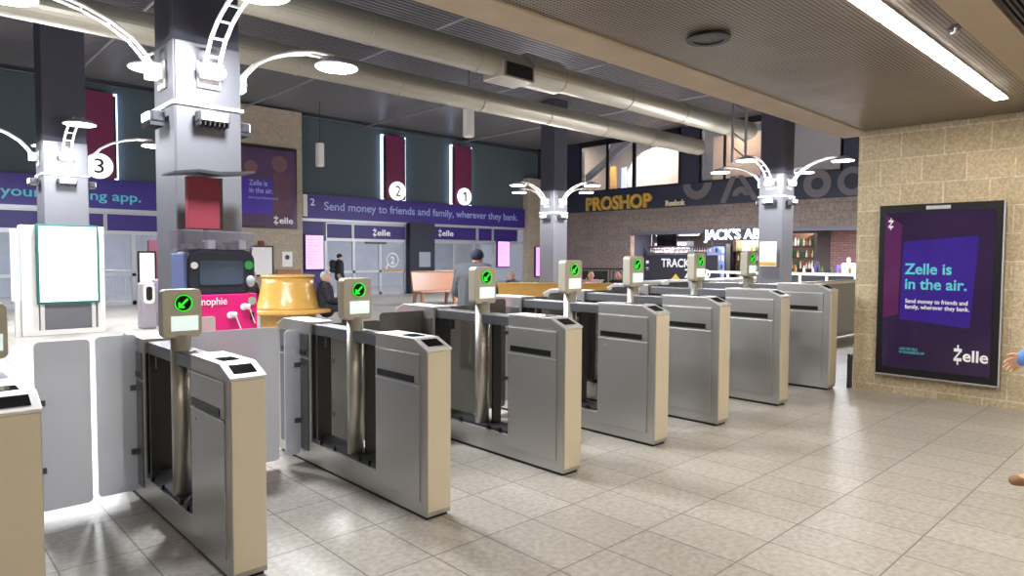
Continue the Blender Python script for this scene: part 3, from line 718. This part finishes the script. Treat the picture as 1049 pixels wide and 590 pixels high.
hd = MB().prism(rounded(2.25, 2.93, 1.2, 1.66, .12), 7.12, 7.6, 'y').build('head_unit', mat('navy_plastic', (34, 38, 52), .4), t, .02)
MB().prism(rounded(2.36, 2.8, 1.3, 1.55, .03), 7.112, 7.121, 'y').build('head_screen', mat('dim_screen', (70, 82, 98), .15), hd)
MB().cone((2.86, 7.11, 1.5), (2.86, 7.12, 1.5), .045, n=18).build('green_sticker', mat('green_sticker', (60, 170, 80), .5), hd)
MB().cone((2.31, 7.11, 1.5), (2.31, 7.12, 1.5), .035, n=18).build('white_mark', paper, hd)
MB().ell((2.87, 7.1, 1.33), (.05, .03, .06)).build('hanging_cup', alu, hd)
MB().box(2.22, 2.26, 7.15, 7.55, 1.22, 1.62).build('side_grip', mat('slate_blue_plastic', (96, 108, 152), .5), hd, .01)
tr = MB().prism([(2.20, 1.66), (2.88, 1.66), (2.9, 1.84), (2.18, 1.86)], 7.05, 7.5, 'y').build('acrylic_tray', glass_mat('acrylic', (120, 116, 128), .45, .1), t, .01)
for k in range(6): MB().box(2.24 + k * .105, 2.31 + k * .105, 7.12, 7.3, 1.67, 1.72 + .02 * (k % 3)).build('boxed_item', [darkgrey, black, alu][k % 3], tr)
MB().cone((2.56, 7.5, 1.6), (2.56, 7.5, 2.42), .03, n=10).build('sign_post', darkgrey, t)
rp = MB().box(2.34, 2.66, 7.36, 7.46, 1.88, 2.42).build('red_sign', red_panel, t, .004)
MB().box(2.655, 2.69, 7.36, 7.46, 1.88, 2.42).build('sign_edge', black, rp)
MB().prism([(2.16, 2.42), (2.4, 2.45), (2.6, 2.44), (2.98, 2.49), (2.98, 2.51), (2.6, 2.47), (2.4, 2.48), (2.16, 2.44)], 7.2, 7.6, 'y').build('sign_canopy', darkgrey, t)

# ================================================================== BENCHES
t = thing('round_bench', (6.46, 13.95, 0), 'round honey oak bench with a tapered drum backrest', 'bench')
c = (6.46, 13.95)
MB().lathe([(.58, 0), (.58, .36)], c, 40).build('bench_base', oak, t, smooth=False)
MB().lathe([(.9, .38), (.93, .40), (.93, .45), (.9, .47), (.6, .47), (.6, .38)], c, 48, False).build('bench_seat', oak, t, smooth=False)
MB().lathe([(.70, .471), (.66, .52), (.60, .75), (.545, 1.0), (.53, 1.14)], c, 48).build('backrest', oak, t, smooth=True)
MB().lathe([(.53, 1.14), (.56, 1.145), (.57, 1.165), (.56, 1.19), (.5, 1.195)], c, 48).build('top_rim', oak, t, smooth=True)
def straight_bench(x0, x1, y, label, m, hb=1.1, name='wooden_bench'):
    t = thing(name, ((x0 + x1) / 2, y, 0), label, 'bench', None)
    MB().box(x0, x1, y - .5, y, .41, .47).build('bench_seat', m, t, .015)
    MB().prism([(y - .04, .47), (y + .03, .47), (y + .14, hb), (y + .08, hb)], x0, x1, 'x').build('backrest', m, t, .01)
    MB().prism([(y + .06, hb - .005), (y + .16, hb - .005), (y + .16, hb + .04), (y + .06, hb + .04)], x0, x1, 'x').build('back_rail', m, t, .01)
    n = max(2, int((x1 - x0) / 1.3) + 1)
    for k in range(n):
        x = x0 + .1 + (x1 - x0 - .2) * k / (n - 1)
        MB().prism([(y - .45, 0), (y - .38, 0), (y - .32, .41), (y - .46, .41)], x - .04, x + .04, 'x').build('leg', m, t)
        MB().prism([(y + .02, 0), (y + .1, 0), (y + .04, .42), (y - .08, .42)], x - .04, x + .04, 'x').build('leg', m, t)
    return t
straight_bench(12.75, 15.6, 18.3, 'reddish oak bench with a glossy high back before the exit doors', oak_red, 1.08)
# golden bench seen from behind: turned so its back faces the gates
gb = straight_bench(-1.6, 1.6, 0, 'long golden oak bench whose back shows above the middle gates', oak, 1.02, 'oak_bench')
gb.location = (10.5, 9.85, 0); gb.rotation_euler = (0, 0, math.radians(137))

# ================================================================== RIGHT HAND BARRIERS
t = thing('steel_barrier', (12.2, 5.3, 0), 'low grey steel barrier running behind the last gate to the block wall', 'barrier')
MB().box(9.9, 15.2, 5.28, 5.34, .04, 1.1).build('barrier_panel', steel_rail, t)
MB().cone((9.85, 5.31, 1.13), (15.2, 5.31, 1.13), .04, n=14).build('barrier_rail', post_steel, t)
for x in (9.95, 12.5, 15.1): MB().box(x - .03, x + .03, 5.26, 5.36, 0, 1.1).build('barrier_post', steel_rail, t)
t = thing('tube_barrier', (11.2, 7.2, 0), 'bright tubular handrail behind the seventh gate', 'barrier')
MB().tube([(9.9, 7.2, 1.12), (14.2, 7.2, 1.12)], .07, 14).build('handrail', steel_lt, t)
MB().box(9.9, 14.2, 7.17, 7.23, .3, .95).build('barrier_panel', darkgrey, t)
for x in (10.0, 12.0, 14.1): MB().cone((x, 7.2, 0), (x, 7.2, 1.1), .035, n=12).build('barrier_post', steel_lt, t)
t = thing('patio_railing', (21, 10, 0), 'white railing in front of the bar beside the right column', 'railing')
MB().box(20.97, 21.03, 5.0, 12.4, 1.08, 1.16).build('top_rail', white_paint, t)
MB().box(20.98, 21.02, 5.0, 12.4, .55, .6).build('lower_rail', white_paint, t)
for k in range(10): MB().box(20.97, 21.03, 5.0 + k * .82, 5.06 + k * .82, 0, 1.08).build('post', white_paint, t)

t = thing('lattice_bracket', (17.75, 9.45, 4.3), 'pale lattice bracket hanging at the top left of the right column', 'bracket')
for dy in (0, .4): MB().box(17.72, 17.78, 9.3 + dy, 9.36 + dy, 4.3, HALL).build('bracket_rail', conduit_m, t)
for k in range(6): MB().cone((17.75, 9.33, 4.4 + k * .42), (17.75, 9.73, 4.75 + k * .42), .022, n=6).build('brace', conduit_m, t)

# ================================================================== SHOP FRONTS ON THE EAST WALL
t = thing('shop_sign', (XR - .06, 19.2, 3.78), 'big gold letters on the navy fascia of the shop wall', 'sign')
text('letters', 'PROSHOP', 21.02, 17.3, 3.8, 4.44, XR - .05, '-x', gold, t, .035, .12)
t = thing('brand_sign', (XR - .06, 16.1, 3.8), 'small cream lettering on the navy fascia right of the gold letters', 'sign')
text('letters', 'Reebok', 16.6, 15.65, 3.82, 4.06, XR - .05, '-x', cream, t, .02, .05)
t = thing('brewery_sign', (XR - .1, 13.2, 2.27), 'glowing white letters over the bar beside the right column', 'sign')
text('letters', "JACK'S ABBY", 14.66, 11.65, 2.22, 2.76, XR - .12, '-x', sign_white, t, .006, .08)
MB().box(XR - .12, XR - .03, 11.6, 14.75, 2.3, 2.72).build('backing', navy, t)
t = thing('fascia_mural', (XR - .06, 12, 3.8), 'big dim grey letter shapes painted along the navy fascia', 'mural')
gm = mat('dim_grey_paint', (96, 92, 98), .8, noise=.2, nscale=20)
Rz = Matrix.Rotation(-PI / 2, 4, 'Z')
def on_fascia(mb, y): return mb.turn(Matrix.Translation((XR - .05, y, 0)) @ Rz)
on_fascia(MB().ring((0, 4.68), .32, .66, -.02, 0, PI, 2 * PI), 15.1).build('letter_shape', gm, t)
on_fascia(MB().prism([(-.75, 3.8), (-.5, 3.8), (-.05, 4.85), (-.3, 4.85)], -.02, 0, 'y'), 13.3).build('letter_shape', gm, t)
on_fascia(MB().prism([(.0, 4.85), (.25, 4.85), (.9, 3.85), (.65, 3.85)], -.02, 0, 'y').ring((.15, 4.05), .12, .36, -.02, 0, 0, PI), 13.3).build('letter_shape', gm, t)
on_fascia(MB().ring((0, 4.3), .22, .5, -.02, 0), 10.2).build('letter_shape', gm, t)
on_fascia(MB().ring((0, 4.3), .28, .5, -.02, 0, .6, 5.6), 9.0).build('letter_shape', gm, t)
# lit interior behind the windows
tag(MB().prism([(17.4, 4.70), (20.4, 4.70), (20.4, 5.8), (20.1, 6.3), (19.5, 6.7), (18.8, 6.85), (17.4, 6.85)], 27.0, 27.15, 'x').build('partition_panel', lit_wall), 'bright white arched partition behind the shop windows', 'panel')
tag(MB().box(26.6, 26.75, 20.85, 21.4, 4.70, 6.1).build('gold_panel', mat('gold_display', (206, 158, 50), .5)), 'upright gold panel behind the shop window', 'panel')
tag(MB().box(26.0, 26.1, 19.75, 20.0, 4.70, 5.9).build('light_tube_stand', mat('pale_blue_glow', (180, 200, 255), .5, emit=1.2)), 'glowing pale blue upright behind the shop window', 'lamp')
tag(MB().box(26.8, 26.95, 12.4, 15.6, 4.70, 6.9).build('tan_partition', mat('tan_partition', (196, 166, 140), .8, noise=.2, nscale=8)), 'tan partition behind the right shop windows', 'panel')
tag(MB().prism([(21.5, 5.3), (21.5, 5.6), (18.9, 7.1), (18.4, 7.1)], XR + .35, XR + .6, 'x').build('roof_brace', darkgrey), 'dark diagonal brace behind the shop windows', 'beam')
def shop_light(x, y, z, w, label, e=14):
    t = thing('shop_ceiling_light', (x, y, z), label, 'ceiling light', 'ceiling lights in the shop and bar')
    MB().lathe([(.16, z), (.18, z + .1), (.05, z + .14)], (x, y), 16).build('housing', black, t)
    MB().lathe([(.14, z - .015), (.14, z)], (x, y), 16).build('lens', mat('warm_lens_%d' % e, (255, 236, 214), .5, emit=e), t)
    ld = bpy.data.lights.new('light', 'AREA'); ld.shape = 'DISK'; ld.size = .3; ld.energy = w; ld.color = (1, .88, .76)
    lo = bpy.data.objects.new('light', ld); C.objects.link(lo); lo.parent = t; lo.location = (0, 0, -.03)
for k, (x, y) in enumerate(((26, 21), (25.9, 18.6), (25.9, 14.2), (25.9, 10.5))): shop_light(x, y, HALL + .2, (110, 130, 60, 40)[k], ['lamp behind the leftmost shop window', 'lamp before the white partition in the shop', 'lamp before the tan partition in the shop', 'lamp in the shop right of the right column'][k])
for k, y in enumerate((17.4, 15.6, 13.6, 10.2, 8.2)): shop_light(26.2, y, 3.0, 210, ['round lamp inside the bar, nearest the left end', 'round lamp inside the bar left of the brewery sign', 'round lamp inside the bar behind the brewery sign', 'round lamp inside the bar before the brick wall', 'round lamp inside the bar nearest the block wall'][k])
for k, y in enumerate((17.2, 16.0)):
    t = thing('bar_tube_light', (25.6, y, 2.6), ['white tube light in the bar left of the television', 'white tube light in the bar right of the television'][k], 'lamp', 'tube lights over the bar')
    MB().box(25.55, 25.65, y - .5, y + .5, 2.6, 2.66).build('tube_housing', white_paint, t); MB().cone((25.6, y - .48, 2.585), (25.6, y + .48, 2.585), .018, n=8).build('tube', sign_white, t)
    MB().cone((25.6, y - .3, 2.66), (25.6, y - .3, 4.7), .01, n=6).cone((25.6, y + .3, 2.66), (25.6, y + .3, 4.7), .01, n=6).build('hanger', darkgrey, t)
t = thing('television', (25.3, 16.9, 2.2), 'black television hanging at the front of the bar', 'television')
MB().box(25.3, 25.36, 16.4, 17.45, 2.1, 2.66).build('tv_case', black, t, .01); MB().box(25.294, 25.3, 16.45, 17.4, 2.15, 2.62).build('tv_screen', blackglass, t)
MB().cone((25.34, 16.9, 2.66), (25.34, 16.9, 4.7), .025, n=8).build('tv_mount', darkgrey, t)
t = thing('beer_sign_board', (24.9, 16.6, .6), 'black board with white words and yellow diamond at the bar front', 'sign')
MB().box(24.86, 24.94, 14.2, 17.75, .45, 1.72).build('board', mat('chalk_black', (38, 38, 50), .7, noise=.2, nscale=20), t)
text('first_word', 'TRACK', 16.88, 15.46, 1.20, 1.57, 24.858, '-x', text_white, t, .02, .01)
text('second_word', 'ZERO', 15.72, 14.5, .75, 1.14, 24.858, '-x', text_white, t, .02, .01)
MB().prism([(16.45, .6), (16.15, .92), (15.85, .6)], 24.85, 24.858, 'x').prism([(16.45, .6), (15.85, .6), (16.15, .5)], 24.85, 24.858, 'x').build('yellow_diamond', mat('sign_yellow', (226, 186, 60), .5), t)
for z in (1.35, 1.05): MB().box(24.85, 24.86, 17.55, 17.68, z, z + .12).build('white_mark', text_white, t)
t = thing('bar_counter', (24.95, 16.6, 0), 'dark bar counter with a pale wooden top below the black beer sign', 'counter')
MB().box(24.6, 25.5, 14.0, 18.3, .36, .44).build('counter_top', oak, t, .01); MB().box(24.7, 25.4, 14.1, 18.2, 0, .36).build('counter_front', darkgrey, t)
# tap wall, fridge and shelves
t = thing('string_light_rack', (25.9, 16.7, 1.7), 'rack of hanging glasses above the black beer sign', 'rack')
MB().box(25.8, 25.97, 15.0, 18.3, 2.05, 2.1).build('rack_board', darkgrey, t)
for y in (15.1, 18.2): MB().box(25.92, 25.98, y - .03, y + .03, 2.1, 4.7).build('rack_hanger', darkgrey, t)
for k in range(26):
    y = 15.15 + k * .12
    g = tag(MB().lathe([(.035, 1.86), (.045, 1.95), (.012, 1.96), (.012, 2.03), (.035, 2.045)], (25.88, y), 8).build('stem_glass', bottle_mats[2]), 'upside down wine glass hanging in the rack above the beer sign', 'glass', 'hanging glasses above the beer sign')
t = thing('menu_board', (26.6, 17.6, 1.8), 'pink white menu lettering wall inside the bar, left end', 'board')
MB().box(26.6, 26.66, 16.4, 18.6, 1.75, 2.35).build('board', navy, t)
mb = MB()
for r in range(3):
    y = 18.45
    while y > 16.7:
        wd = random.uniform(.08, .3); mb.box(26.59, 26.6, y - wd, y, 1.84 + r * .17, 1.93 + r * .17); y -= wd + .08
mb.build('menu_marks', mat('menu_pink', (236, 200, 206), .5, emit=.3), t)
MB().box(26.62, 26.68, 16.5, 16.56, 0, 1.75).box(26.62, 26.68, 18.4, 18.46, 0, 1.75).build('stand', darkgrey, t)
t = thing('drinks_fridge', (26.2, 14.9, 0), 'tall glass fridge of blue and white cans left of the bottle shelves', 'fridge')
MB().box(26.0, 26.6, 14.45, 15.4, 0, 2.2).build('fridge_body', darkgrey, t, .01)
MB().box(25.985, 26.0, 14.52, 15.33, .3, 2.1).build('fridge_glow', mat('fridge_back', (120, 150, 210), .5, emit=.5), t)
mb = MB()
for r in range(5): mb.box(25.9, 25.985, 14.52, 15.33, .42 + r * .35, .44 + r * .35)
mb.build('fridge_shelf', alu, t)
for r in range(5):
    for k in range(6):
        y = 14.6 + k * .13
        tag(MB().lathe([(.035, .44 + r * .35), (.04, .46 + r * .35), (.04, .62 + r * .35), (.03, .64 + r * .35)], (25.935, y), 10).build('drink_can', [text_white, text_lil, purple, alu][(k + r) % 4]), 'can in the tall drinks fridge left of the bottle shelves', 'can', 'cans in the drinks fridge')
def bottle_proto(m):
    return MB().lathe([(.035, 0), (.042, .01), (.042, .18), (.016, .23), (.014, .3), (.018, .31)], (0, 0), 10).build('bottle', m)
protos = [bottle_proto(m) for m in bottle_mats]; used = [False] * 5
def put_bottle(x, y, z, label, group):
    k = random.randrange(5); o = protos[k]
    if used[k]: o = o.copy(); C.objects.link(o)
    used[k] = True
    o.location = (x, y, z); s = random.uniform(.75, 1.1); o.scale = (s * 1.15, s * 1.15, s); tag(o, label, 'bottle', group)
def shelf_unit(x, y0, y1, zs, label, blabel, group):
    t = thing('bottle_shelf', (x, (y0 + y1) / 2, 0), label, 'shelf', None)
    MB().box(x, x + .03, y0, y1, 0, zs[-1] + .5).build('back_panel', mat('shelf_back', (120, 92, 76), .8, noise=.2, nscale=8), t)
    for y in (y0, y1): MB().box(x - .25, x + .03, y - .02, y + .02, 0, zs[-1] + .5).build('side_panel', black, t)
    for z in zs: MB().box(x - .25, x, y0, y1, z - .03, z).build('shelf_board', black, t)
    n = int((y1 - y0 - .1) / .115)
    for z in zs:
        for k in range(n): put_bottle(x - .12, y0 + .09 + k * .115, z, blabel, group)
shelf_unit(26.6, 12.9, 14.35, [.7, 1.1, 1.5, 1.9], 'open bottle shelves under the glowing brewery sign', 'bottle on the shelves under the brewery sign', 'bottles under the brewery sign')
shelf_unit(26.6, 10.95, 12.2, [.8, 1.2, 1.65, 2.1], 'open bottle shelves right of the right column', 'bottle on the shelves right of the right column', 'bottles right of the column')
tag(MB().box(28.0, 28.1, 9.9, 10.7, 0, 1.35).build('blue_lamp_panel', mat('blue_glow', (60, 60, 255), .5, emit=3)), 'glowing blue light at the back of the bar', 'lamp')
tag(MB().box(28.2, 28.4, 7.6, 9.2, 0, 2.6).build('curtain_panel', mat('pale_curtain', (206, 186, 176), .8, noise=.15, stretch=(1, 12, 1)), None), 'pale panel at the right end of the bar brick wall', 'panel')
t = thing('bar_counter', (25.4, 9, 0), 'long bar counter behind the white railing', 'counter')
MB().box(25.1, 25.9, 6.5, 12.0, .98, 1.05).build('counter_top', alu, t); MB().box(25.2, 25.8, 6.6, 11.9, 0, .98).build('counter_front', darkgrey, t)
for k in range(12):
    put_bottle(25.4, 7.6 + k * .33, 1.05, 'bottle standing on the long bar counter behind the railing', 'bottles on the long counter')
# fence with chalk sign
t = thing('patio_fence', (14.9, 12.2, 0), 'black barred fence behind the golden bench', 'fence')
import mathutils
fa, fb = Vector((14.3, 12.62, 0)), Vector((15.9, 11.2, 0)); fd = (fb - fa)
for k in range(24):
    p = fa + fd * (k / 23); MB().cone((p.x, p.y, 0), (p.x, p.y, 1.3), .014, n=6).build('bar', black, t)
for z in (.15, 1.28): MB().cone((fa.x, fa.y, z), (fb.x, fb.y, z), .022, n=6).build('fence_rail', black, t)
t = thing('chalk_sign', (14.2, 12.3, .7), 'small black chalk sign hung on the barred fence', 'sign')
ang = math.atan2(fd.y, fd.x); Rm = Matrix.Translation((14.62, 12.25, 0)) @ Matrix.Rotation(ang, 4, 'Z')
bd = MB().box(-.45, .45, -.04, -.02, .7, 1.22).turn(Rm).build('board', mat('chalk_black2', (30, 30, 34), .8), t)
o = text('chalk_words', 'craft corner', -.36, .36, .9, 1.02, -.042, '-y', paper, None, .0, .004, False)
for v in o.data.vertices: v.co = (Rm @ v.co) - ORI[t.name]
o.parent = t; o.location = (0, 0, 0)
# notice on the right column
t = thing('column_notice', (17.96, 8.84, 1.35), 'white notice with a gold foot on the right column', 'notice')
MB().box(17.955, 17.975, 8.48, 8.95, 1.38, 2.06).build('sheet', paper, t); MB().box(17.95, 17.956, 8.48, 8.95, 1.4, 1.5).build('gold_strip', gold, t)
mb = MB()
for k in range(6): mb.box(17.95, 17.956, 8.55, 8.88 - .05 * (k % 3), 1.6 + k * .07, 1.615 + k * .07)
mb.build('print_lines', text_lil, t)

# ================================================================== PEOPLE
def capsule(bm, p0, p1, r0, r1):
    p0, p1 = Vector(p0), Vector(p1); b2 = bmesh.new()
    for p, r in ((p0, r0), (p1, r1)):
        q = bmesh.ops.create_icosphere(b2, subdivisions=2, radius=r); bmesh.ops.translate(b2, vec=p, verts=q['verts'])
    h = bmesh.ops.convex_hull(b2, input=b2.verts)
    bmesh.ops.delete(b2, geom=[g for g in h['geom_interior'] if isinstance(g, bmesh.types.BMVert)], context='VERTS')
    me = bpy.data.meshes.new('tmp'); b2.to_mesh(me); b2.free(); bm.from_mesh(me); bpy.data.meshes.remove(me)
def ellip(bm, c, rad):
    q = bmesh.ops.create_uvsphere(bm, u_segments=20, v_segments=14, radius=1)
    bmesh.ops.transform(bm, matrix=Matrix.Translation(c) @ Matrix.Diagonal((*rad, 1)), verts=q['verts'])
def fuse(name, bm, m, parent, voxel):
    me = bpy.data.meshes.new(name); bm.to_mesh(me); bm.free()
    o = bpy.data.objects.new(name, me); C.objects.link(o)
    r = o.modifiers.new('r', 'REMESH'); r.mode = 'VOXEL'; r.voxel_size = voxel; r.use_smooth_shade = True
    sm = o.modifiers.new('s', 'SMOOTH'); sm.iterations = 3; sm.factor = .4
    dg = bpy.context.evaluated_depsgraph_get(); dg.update()
    me2 = bpy.data.meshes.new_from_object(o.evaluated_get(dg)); o.modifiers.clear(); o.data = me2; bpy.data.meshes.remove(me)
    me2.name = name; me2.materials.clear(); me2.materials.append(m); o.parent = parent
    return o
V = Vector
STAND = dict(hip=(0, 0, .92), chest=(0, 0, 1.28), neck=(0, .005, 1.46), head=(0, -.02, 1.60),
             shL=(.19, 0, 1.40), elL=(.25, .03, 1.12), wrL=(.25, -.08, .88), shR=(-.19, 0, 1.40), elR=(-.25, .03, 1.12), wrR=(-.25, -.08, .88),
             hL=(.09, 0, .90), kL=(.10, -.02, .49), aL=(.10, .02, .09), tL=(.11, -.16, .035), hR=(-.09, 0, .90), kR=(-.10, -.02, .49), aR=(-.10, .02, .09), tR=(-.11, -.16, .035))
SIT = dict(STAND, hip=(0, 0, .56), chest=(0, .03, .90), neck=(0, .05, 1.08), head=(0, .02, 1.22), shL=(.19, .04, 1.02), elL=(.24, .0, .76), wrL=(.12, -.22, .68), shR=(-.19, .04, 1.02), elR=(-.24, .0, .76), wrR=(-.12, -.22, .68),
           hL=(.1, 0, .55), kL=(.13, -.42, .53), aL=(.13, -.42, .09), tL=(.14, -.60, .035), hR=(-.1, 0, .55), kR=(-.13, -.42, .53), aR=(-.13, -.42, .09), tR=(-.14, -.60, .035))
def person(label, loc, rz, J, jacket, trousers, shoe, hair, group=None, scale=1.0, voxel=.012, cap=None, puff=1.0, coat=None, long_hair=False, pack=None, sleeve=.92):
    t = thing('person', (0, 0, 0), label, 'person', group)
    J = {k: V(v) for k, v in J.items()}
    bm = bmesh.new()
    h = J['head']; n = J['neck']
    ellip(bm, h, (.075, .095, .115)); ellip(bm, h + V((0, -.035, -.06)), (.052, .055, .055))       # skull, jaw
    capsule(bm, h + V((0, -.095, .01)), h + V((0, -.108, -.025)), .010, .015)                      # nose
    for sx in (-1, 1):
        ellip(bm, h + V((sx * .076, .005, -.01)), (.012, .022, .032)); ellip(bm, h + V((sx * .032, -.083, .022)), (.02, .014, .009))
    ellip(bm, h + V((0, -.088, -.062)), (.025, .012, .010))
    capsule(bm, n + V((0, 0, -.05)), h + V((0, .015, -.06)), .056, .052)
    capsule(bm, J['hip'], J['chest'], .135, .145); capsule(bm, J['chest'] + V((-.08, 0, .05)), J['chest'] + V((.08, 0, .05)), .12, .12)
    capsule(bm, J['shL'], J['shR'], .07, .07)
    for s in 'LR':
        capsule(bm, J['sh' + s], J['el' + s], .052, .042); capsule(bm, J['el' + s], J['wr' + s], .041, .028)
        capsule(bm, J['h' + s], J['k' + s], .082, .056); capsule(bm, J['k' + s], J['a' + s], .054, .038); capsule(bm, J['a' + s], J['t' + s] + V((0, .03, .01)), .042, .028)
        d = (J['wr' + s] - J['el' + s]).normalized(); side = d.cross(V((1, 0, 0))); side = side.normalized() if side.length > .1 else V((0, 0, 1))
        w = J['wr' + s]; nrm = d.cross(side)
        for k in range(4):                                                                          # palm and fingers
            f0 = w + d * .085 + side * (.034 - .0226 * k); ln = (.065, .075, .07, .055)[k]
            capsule(bm, w + d * .01 + side * (.02 - .013 * k), f0, .016, .012)
            f1 = f0 + d * ln * .55 + side * (.004 - .003 * k); f2 = f1 + d * ln * .4 - nrm * .018
            capsule(bm, f0, f1, .0095, .0085); capsule(bm, f1, f2, .0085, .007)
        th0 = w + d * .03 + side * .028; th1 = th0 + d * .035 + side * .032; th2 = th1 + d * .032 + side * .008
        capsule(bm, th0, th1, .013, .011); capsule(bm, th1, th2, .0105, .008)
    body = fuse('body', bm, skin, t, voxel if voxel < .01 else .0085)
    for sx in (-1, 1):
        MB_eye = MB().ell(h + V((sx * .031, -.0945, .02)), (.010, .006, .006), 10, 6); ORI[t.name] = V((0, 0, 0)); MB_eye.build('eye', hair_dk, t)
    bm = bmesh.new(); p = .022 * puff
    capsule(bm, J['hip'] + V((0, 0, -.05)), J['chest'], .15 + p, .155 + p); capsule(bm, J['chest'] + V((-.09, 0, .05)), J['chest'] + V((.09, 0, .05)), .125 + p, .125 + p)
    capsule(bm, J['shL'], J['shR'], .075 + p, .075 + p); capsule(bm, n + V((0, .01, -.05)), n + V((0, .01, .0)), .075 + p * .5, .066 + p * .5)
    for s in 'LR':
        capsule(bm, J['sh' + s], J['el' + s], .06 + p, .052 + p); capsule(bm, J['el' + s], J['el' + s].lerp(J['wr' + s], sleeve), .052 + p, .038 + p * .7)
    fuse('jacket', bm, jacket, t, .015)
    bm = bmesh.new()
    capsule(bm, J['hL'] + V((0, 0, .03)), J['hR'] + V((0, 0, .03)), .125, .125)
    for s in 'LR': capsule(bm, J['h' + s], J['k' + s], .1, .074); capsule(bm, J['k' + s], J['k' + s].lerp(J['a' + s], .93), .074, .062)
    fuse('trousers', bm, trousers, t, .015)
    for s in 'LR':
        bm = bmesh.new(); a, to = J['a' + s], J['t' + s]
        d = (to - a); heel = a + V((0, .035, -.03)) - V((d.x, d.y, 0)) * .05
        capsule(bm, heel, to, .046, .036); capsule(bm, heel + V((0, 0, .03)), a + V((0, -.01, .02)), .046, .05)
        fuse('shoe', bm, shoe, t, .01)
    bm = bmesh.new()
    if cap is not None:
        ellip(bm, h + V((0, .012, .035)), (.092, .108, .098)); fuse('knit_cap', bm, cap, t, .012)
    else:
        ellip(bm, h + V((0, .022, .03)), (.083, .092, .103))
        if long_hair: capsule(bm, h + V((0, .05, 0)), h + V((0, .07, -.2)), .075, .06)
        fuse('hair', bm, hair, t, .012)
    if pack is not None:
        bm = bmesh.new(); c = J['chest']
        for dz in (-.16, .0, .12): capsule(bm, c + V((-.09, .24, dz)), c + V((.09, .24, dz)), .1, .1)
        b = fuse('backpack', bm, pack, t, .015)
    t.location = loc; t.rotation_euler = (0, 0, rz); t.scale = (scale,) * 3
    return t
def cloth(n, c, **k): return mat(n, c, .85, noise=.2, nscale=40, **k)
blk = cloth('black_cloth', (38, 40, 48)); khaki = cloth('khaki_cloth', (176, 156, 132)); greyj = cloth('grey_jacket', (66, 68, 74)); jeans = cloth('dark_denim', (46, 52, 70))
white_shirt = cloth('white_cloth', (226, 220, 220)); blue_sl = cloth('blue_knit', (98, 140, 206)); tanboot = mat('tan_boot', (140, 104, 72), .6); navyc = cloth('navy_knit', (34, 36, 50)); pinkc = cloth('dusty_pink_cloth', (190, 150, 150))
def face(dx, dy): return math.atan2(dx, -dy)      # turn so that local -y looks along (dx, dy)
person('person in black coat and khaki trousers with backpack by door 2', (11.98, 21.73, 0), face(.95, -.2), STAND, blk, khaki, blk, hair_dk, scale=.98, cap=navyc, pack=blk)
person('person in black seated on the right of the round oak bench', (7.13, 13.5, -.08), face(.9, -.25), SIT, blk, blk, blk, hair_gr, puff=1.6)
person('person in dark coat seated on the left of the round oak bench', (5.85, 14.5, -.08), face(-.75, .5), SIT, blk, jeans, blk, hair_gr)
W2 = dict(STAND, chest=(0, -.05, 1.27), neck=(0, -.11, 1.44), head=(0, -.19, 1.585), shL=(.19, -.07, 1.39), shR=(-.19, -.07, 1.39), elL=(.27, -.10, 1.12), wrL=(.2, -.30, .98), elR=(-.27, -.10, 1.12), wrR=(-.2, -.30, .98), tL=(.11, -.18, .035), aR=(-.1, .06, .09), kR=(-.1, .0, .49))
person('person in puffy grey jacket and dark cap seen from behind the gates', (6.06, 7.27, 0), face(.93, .36), W2, greyj, jeans, blk, hair_dk, scale=1.0, cap=navyc, puff=2.4)
person('grey haired person seated behind the golden bench', (11.55, 12.3, -.08), face(-.3, .9), SIT, cloth('brown_cloth', (96, 78, 70)), jeans, blk, hair_gr)
person('person in dusty pink top seated by the barred fence', (13.35, 11.2, -.08), face(-.6, -.7), SIT, pinkc, jeans, blk, hair_dk, long_hair=True)
person('person in dark top seated by the barred fence', (13.9, 10.75, -.08), face(-.9, -.2), SIT, blk, jeans, blk, hair_dk)
person('bartender in black behind the long counter', (27.2, 11.35, 0), face(-1, -.1), STAND, blk, blk, blk, hair_dk)
person('person in white top with reddish hair standing at the back of the bar', (27.6, 10.1, 0), face(-1, 0), STAND, white_shirt, jeans, blk, mat('red_hair', (170, 96, 60), .7), scale=.96, long_hair=True)
for nm, at, lb in (('bench_stool', (11.55, 12.3), 'dark block seat behind the golden bench'), ('bench_stool', (13.35, 11.2), 'dark block seat under the person in pink'), ('bench_stool', (13.9, 10.75), 'dark block seat under the person in dark top')):
    tag(MB().box(at[0] - .22, at[0] + .22, at[1] - .22, at[1] + .22, 0, .40).build(nm, darkgrey, None, .02), lb, 'stool')
WALK = dict(STAND, elL=(.24, -.15, 1.11), wrL=(.17, -.40, .96), elR=(-.25, .18, 1.14), wrR=(-.26, .14, .88),
            kL=(.09, -.20, .52), aL=(.09, -.235, .135), tL=(.10, -.40, .115), kR=(-.09, .14, .50), aR=(-.09, .55, .18), tR=(-.09, .45, .05))
person('walking person mostly outside the right edge, blue sleeve and tan shoe', (5.883, .72, 0), face(-.728, .686), WALK, blue_sl, jeans, tanboot, hair_dk, voxel=.007, sleeve=1.08)
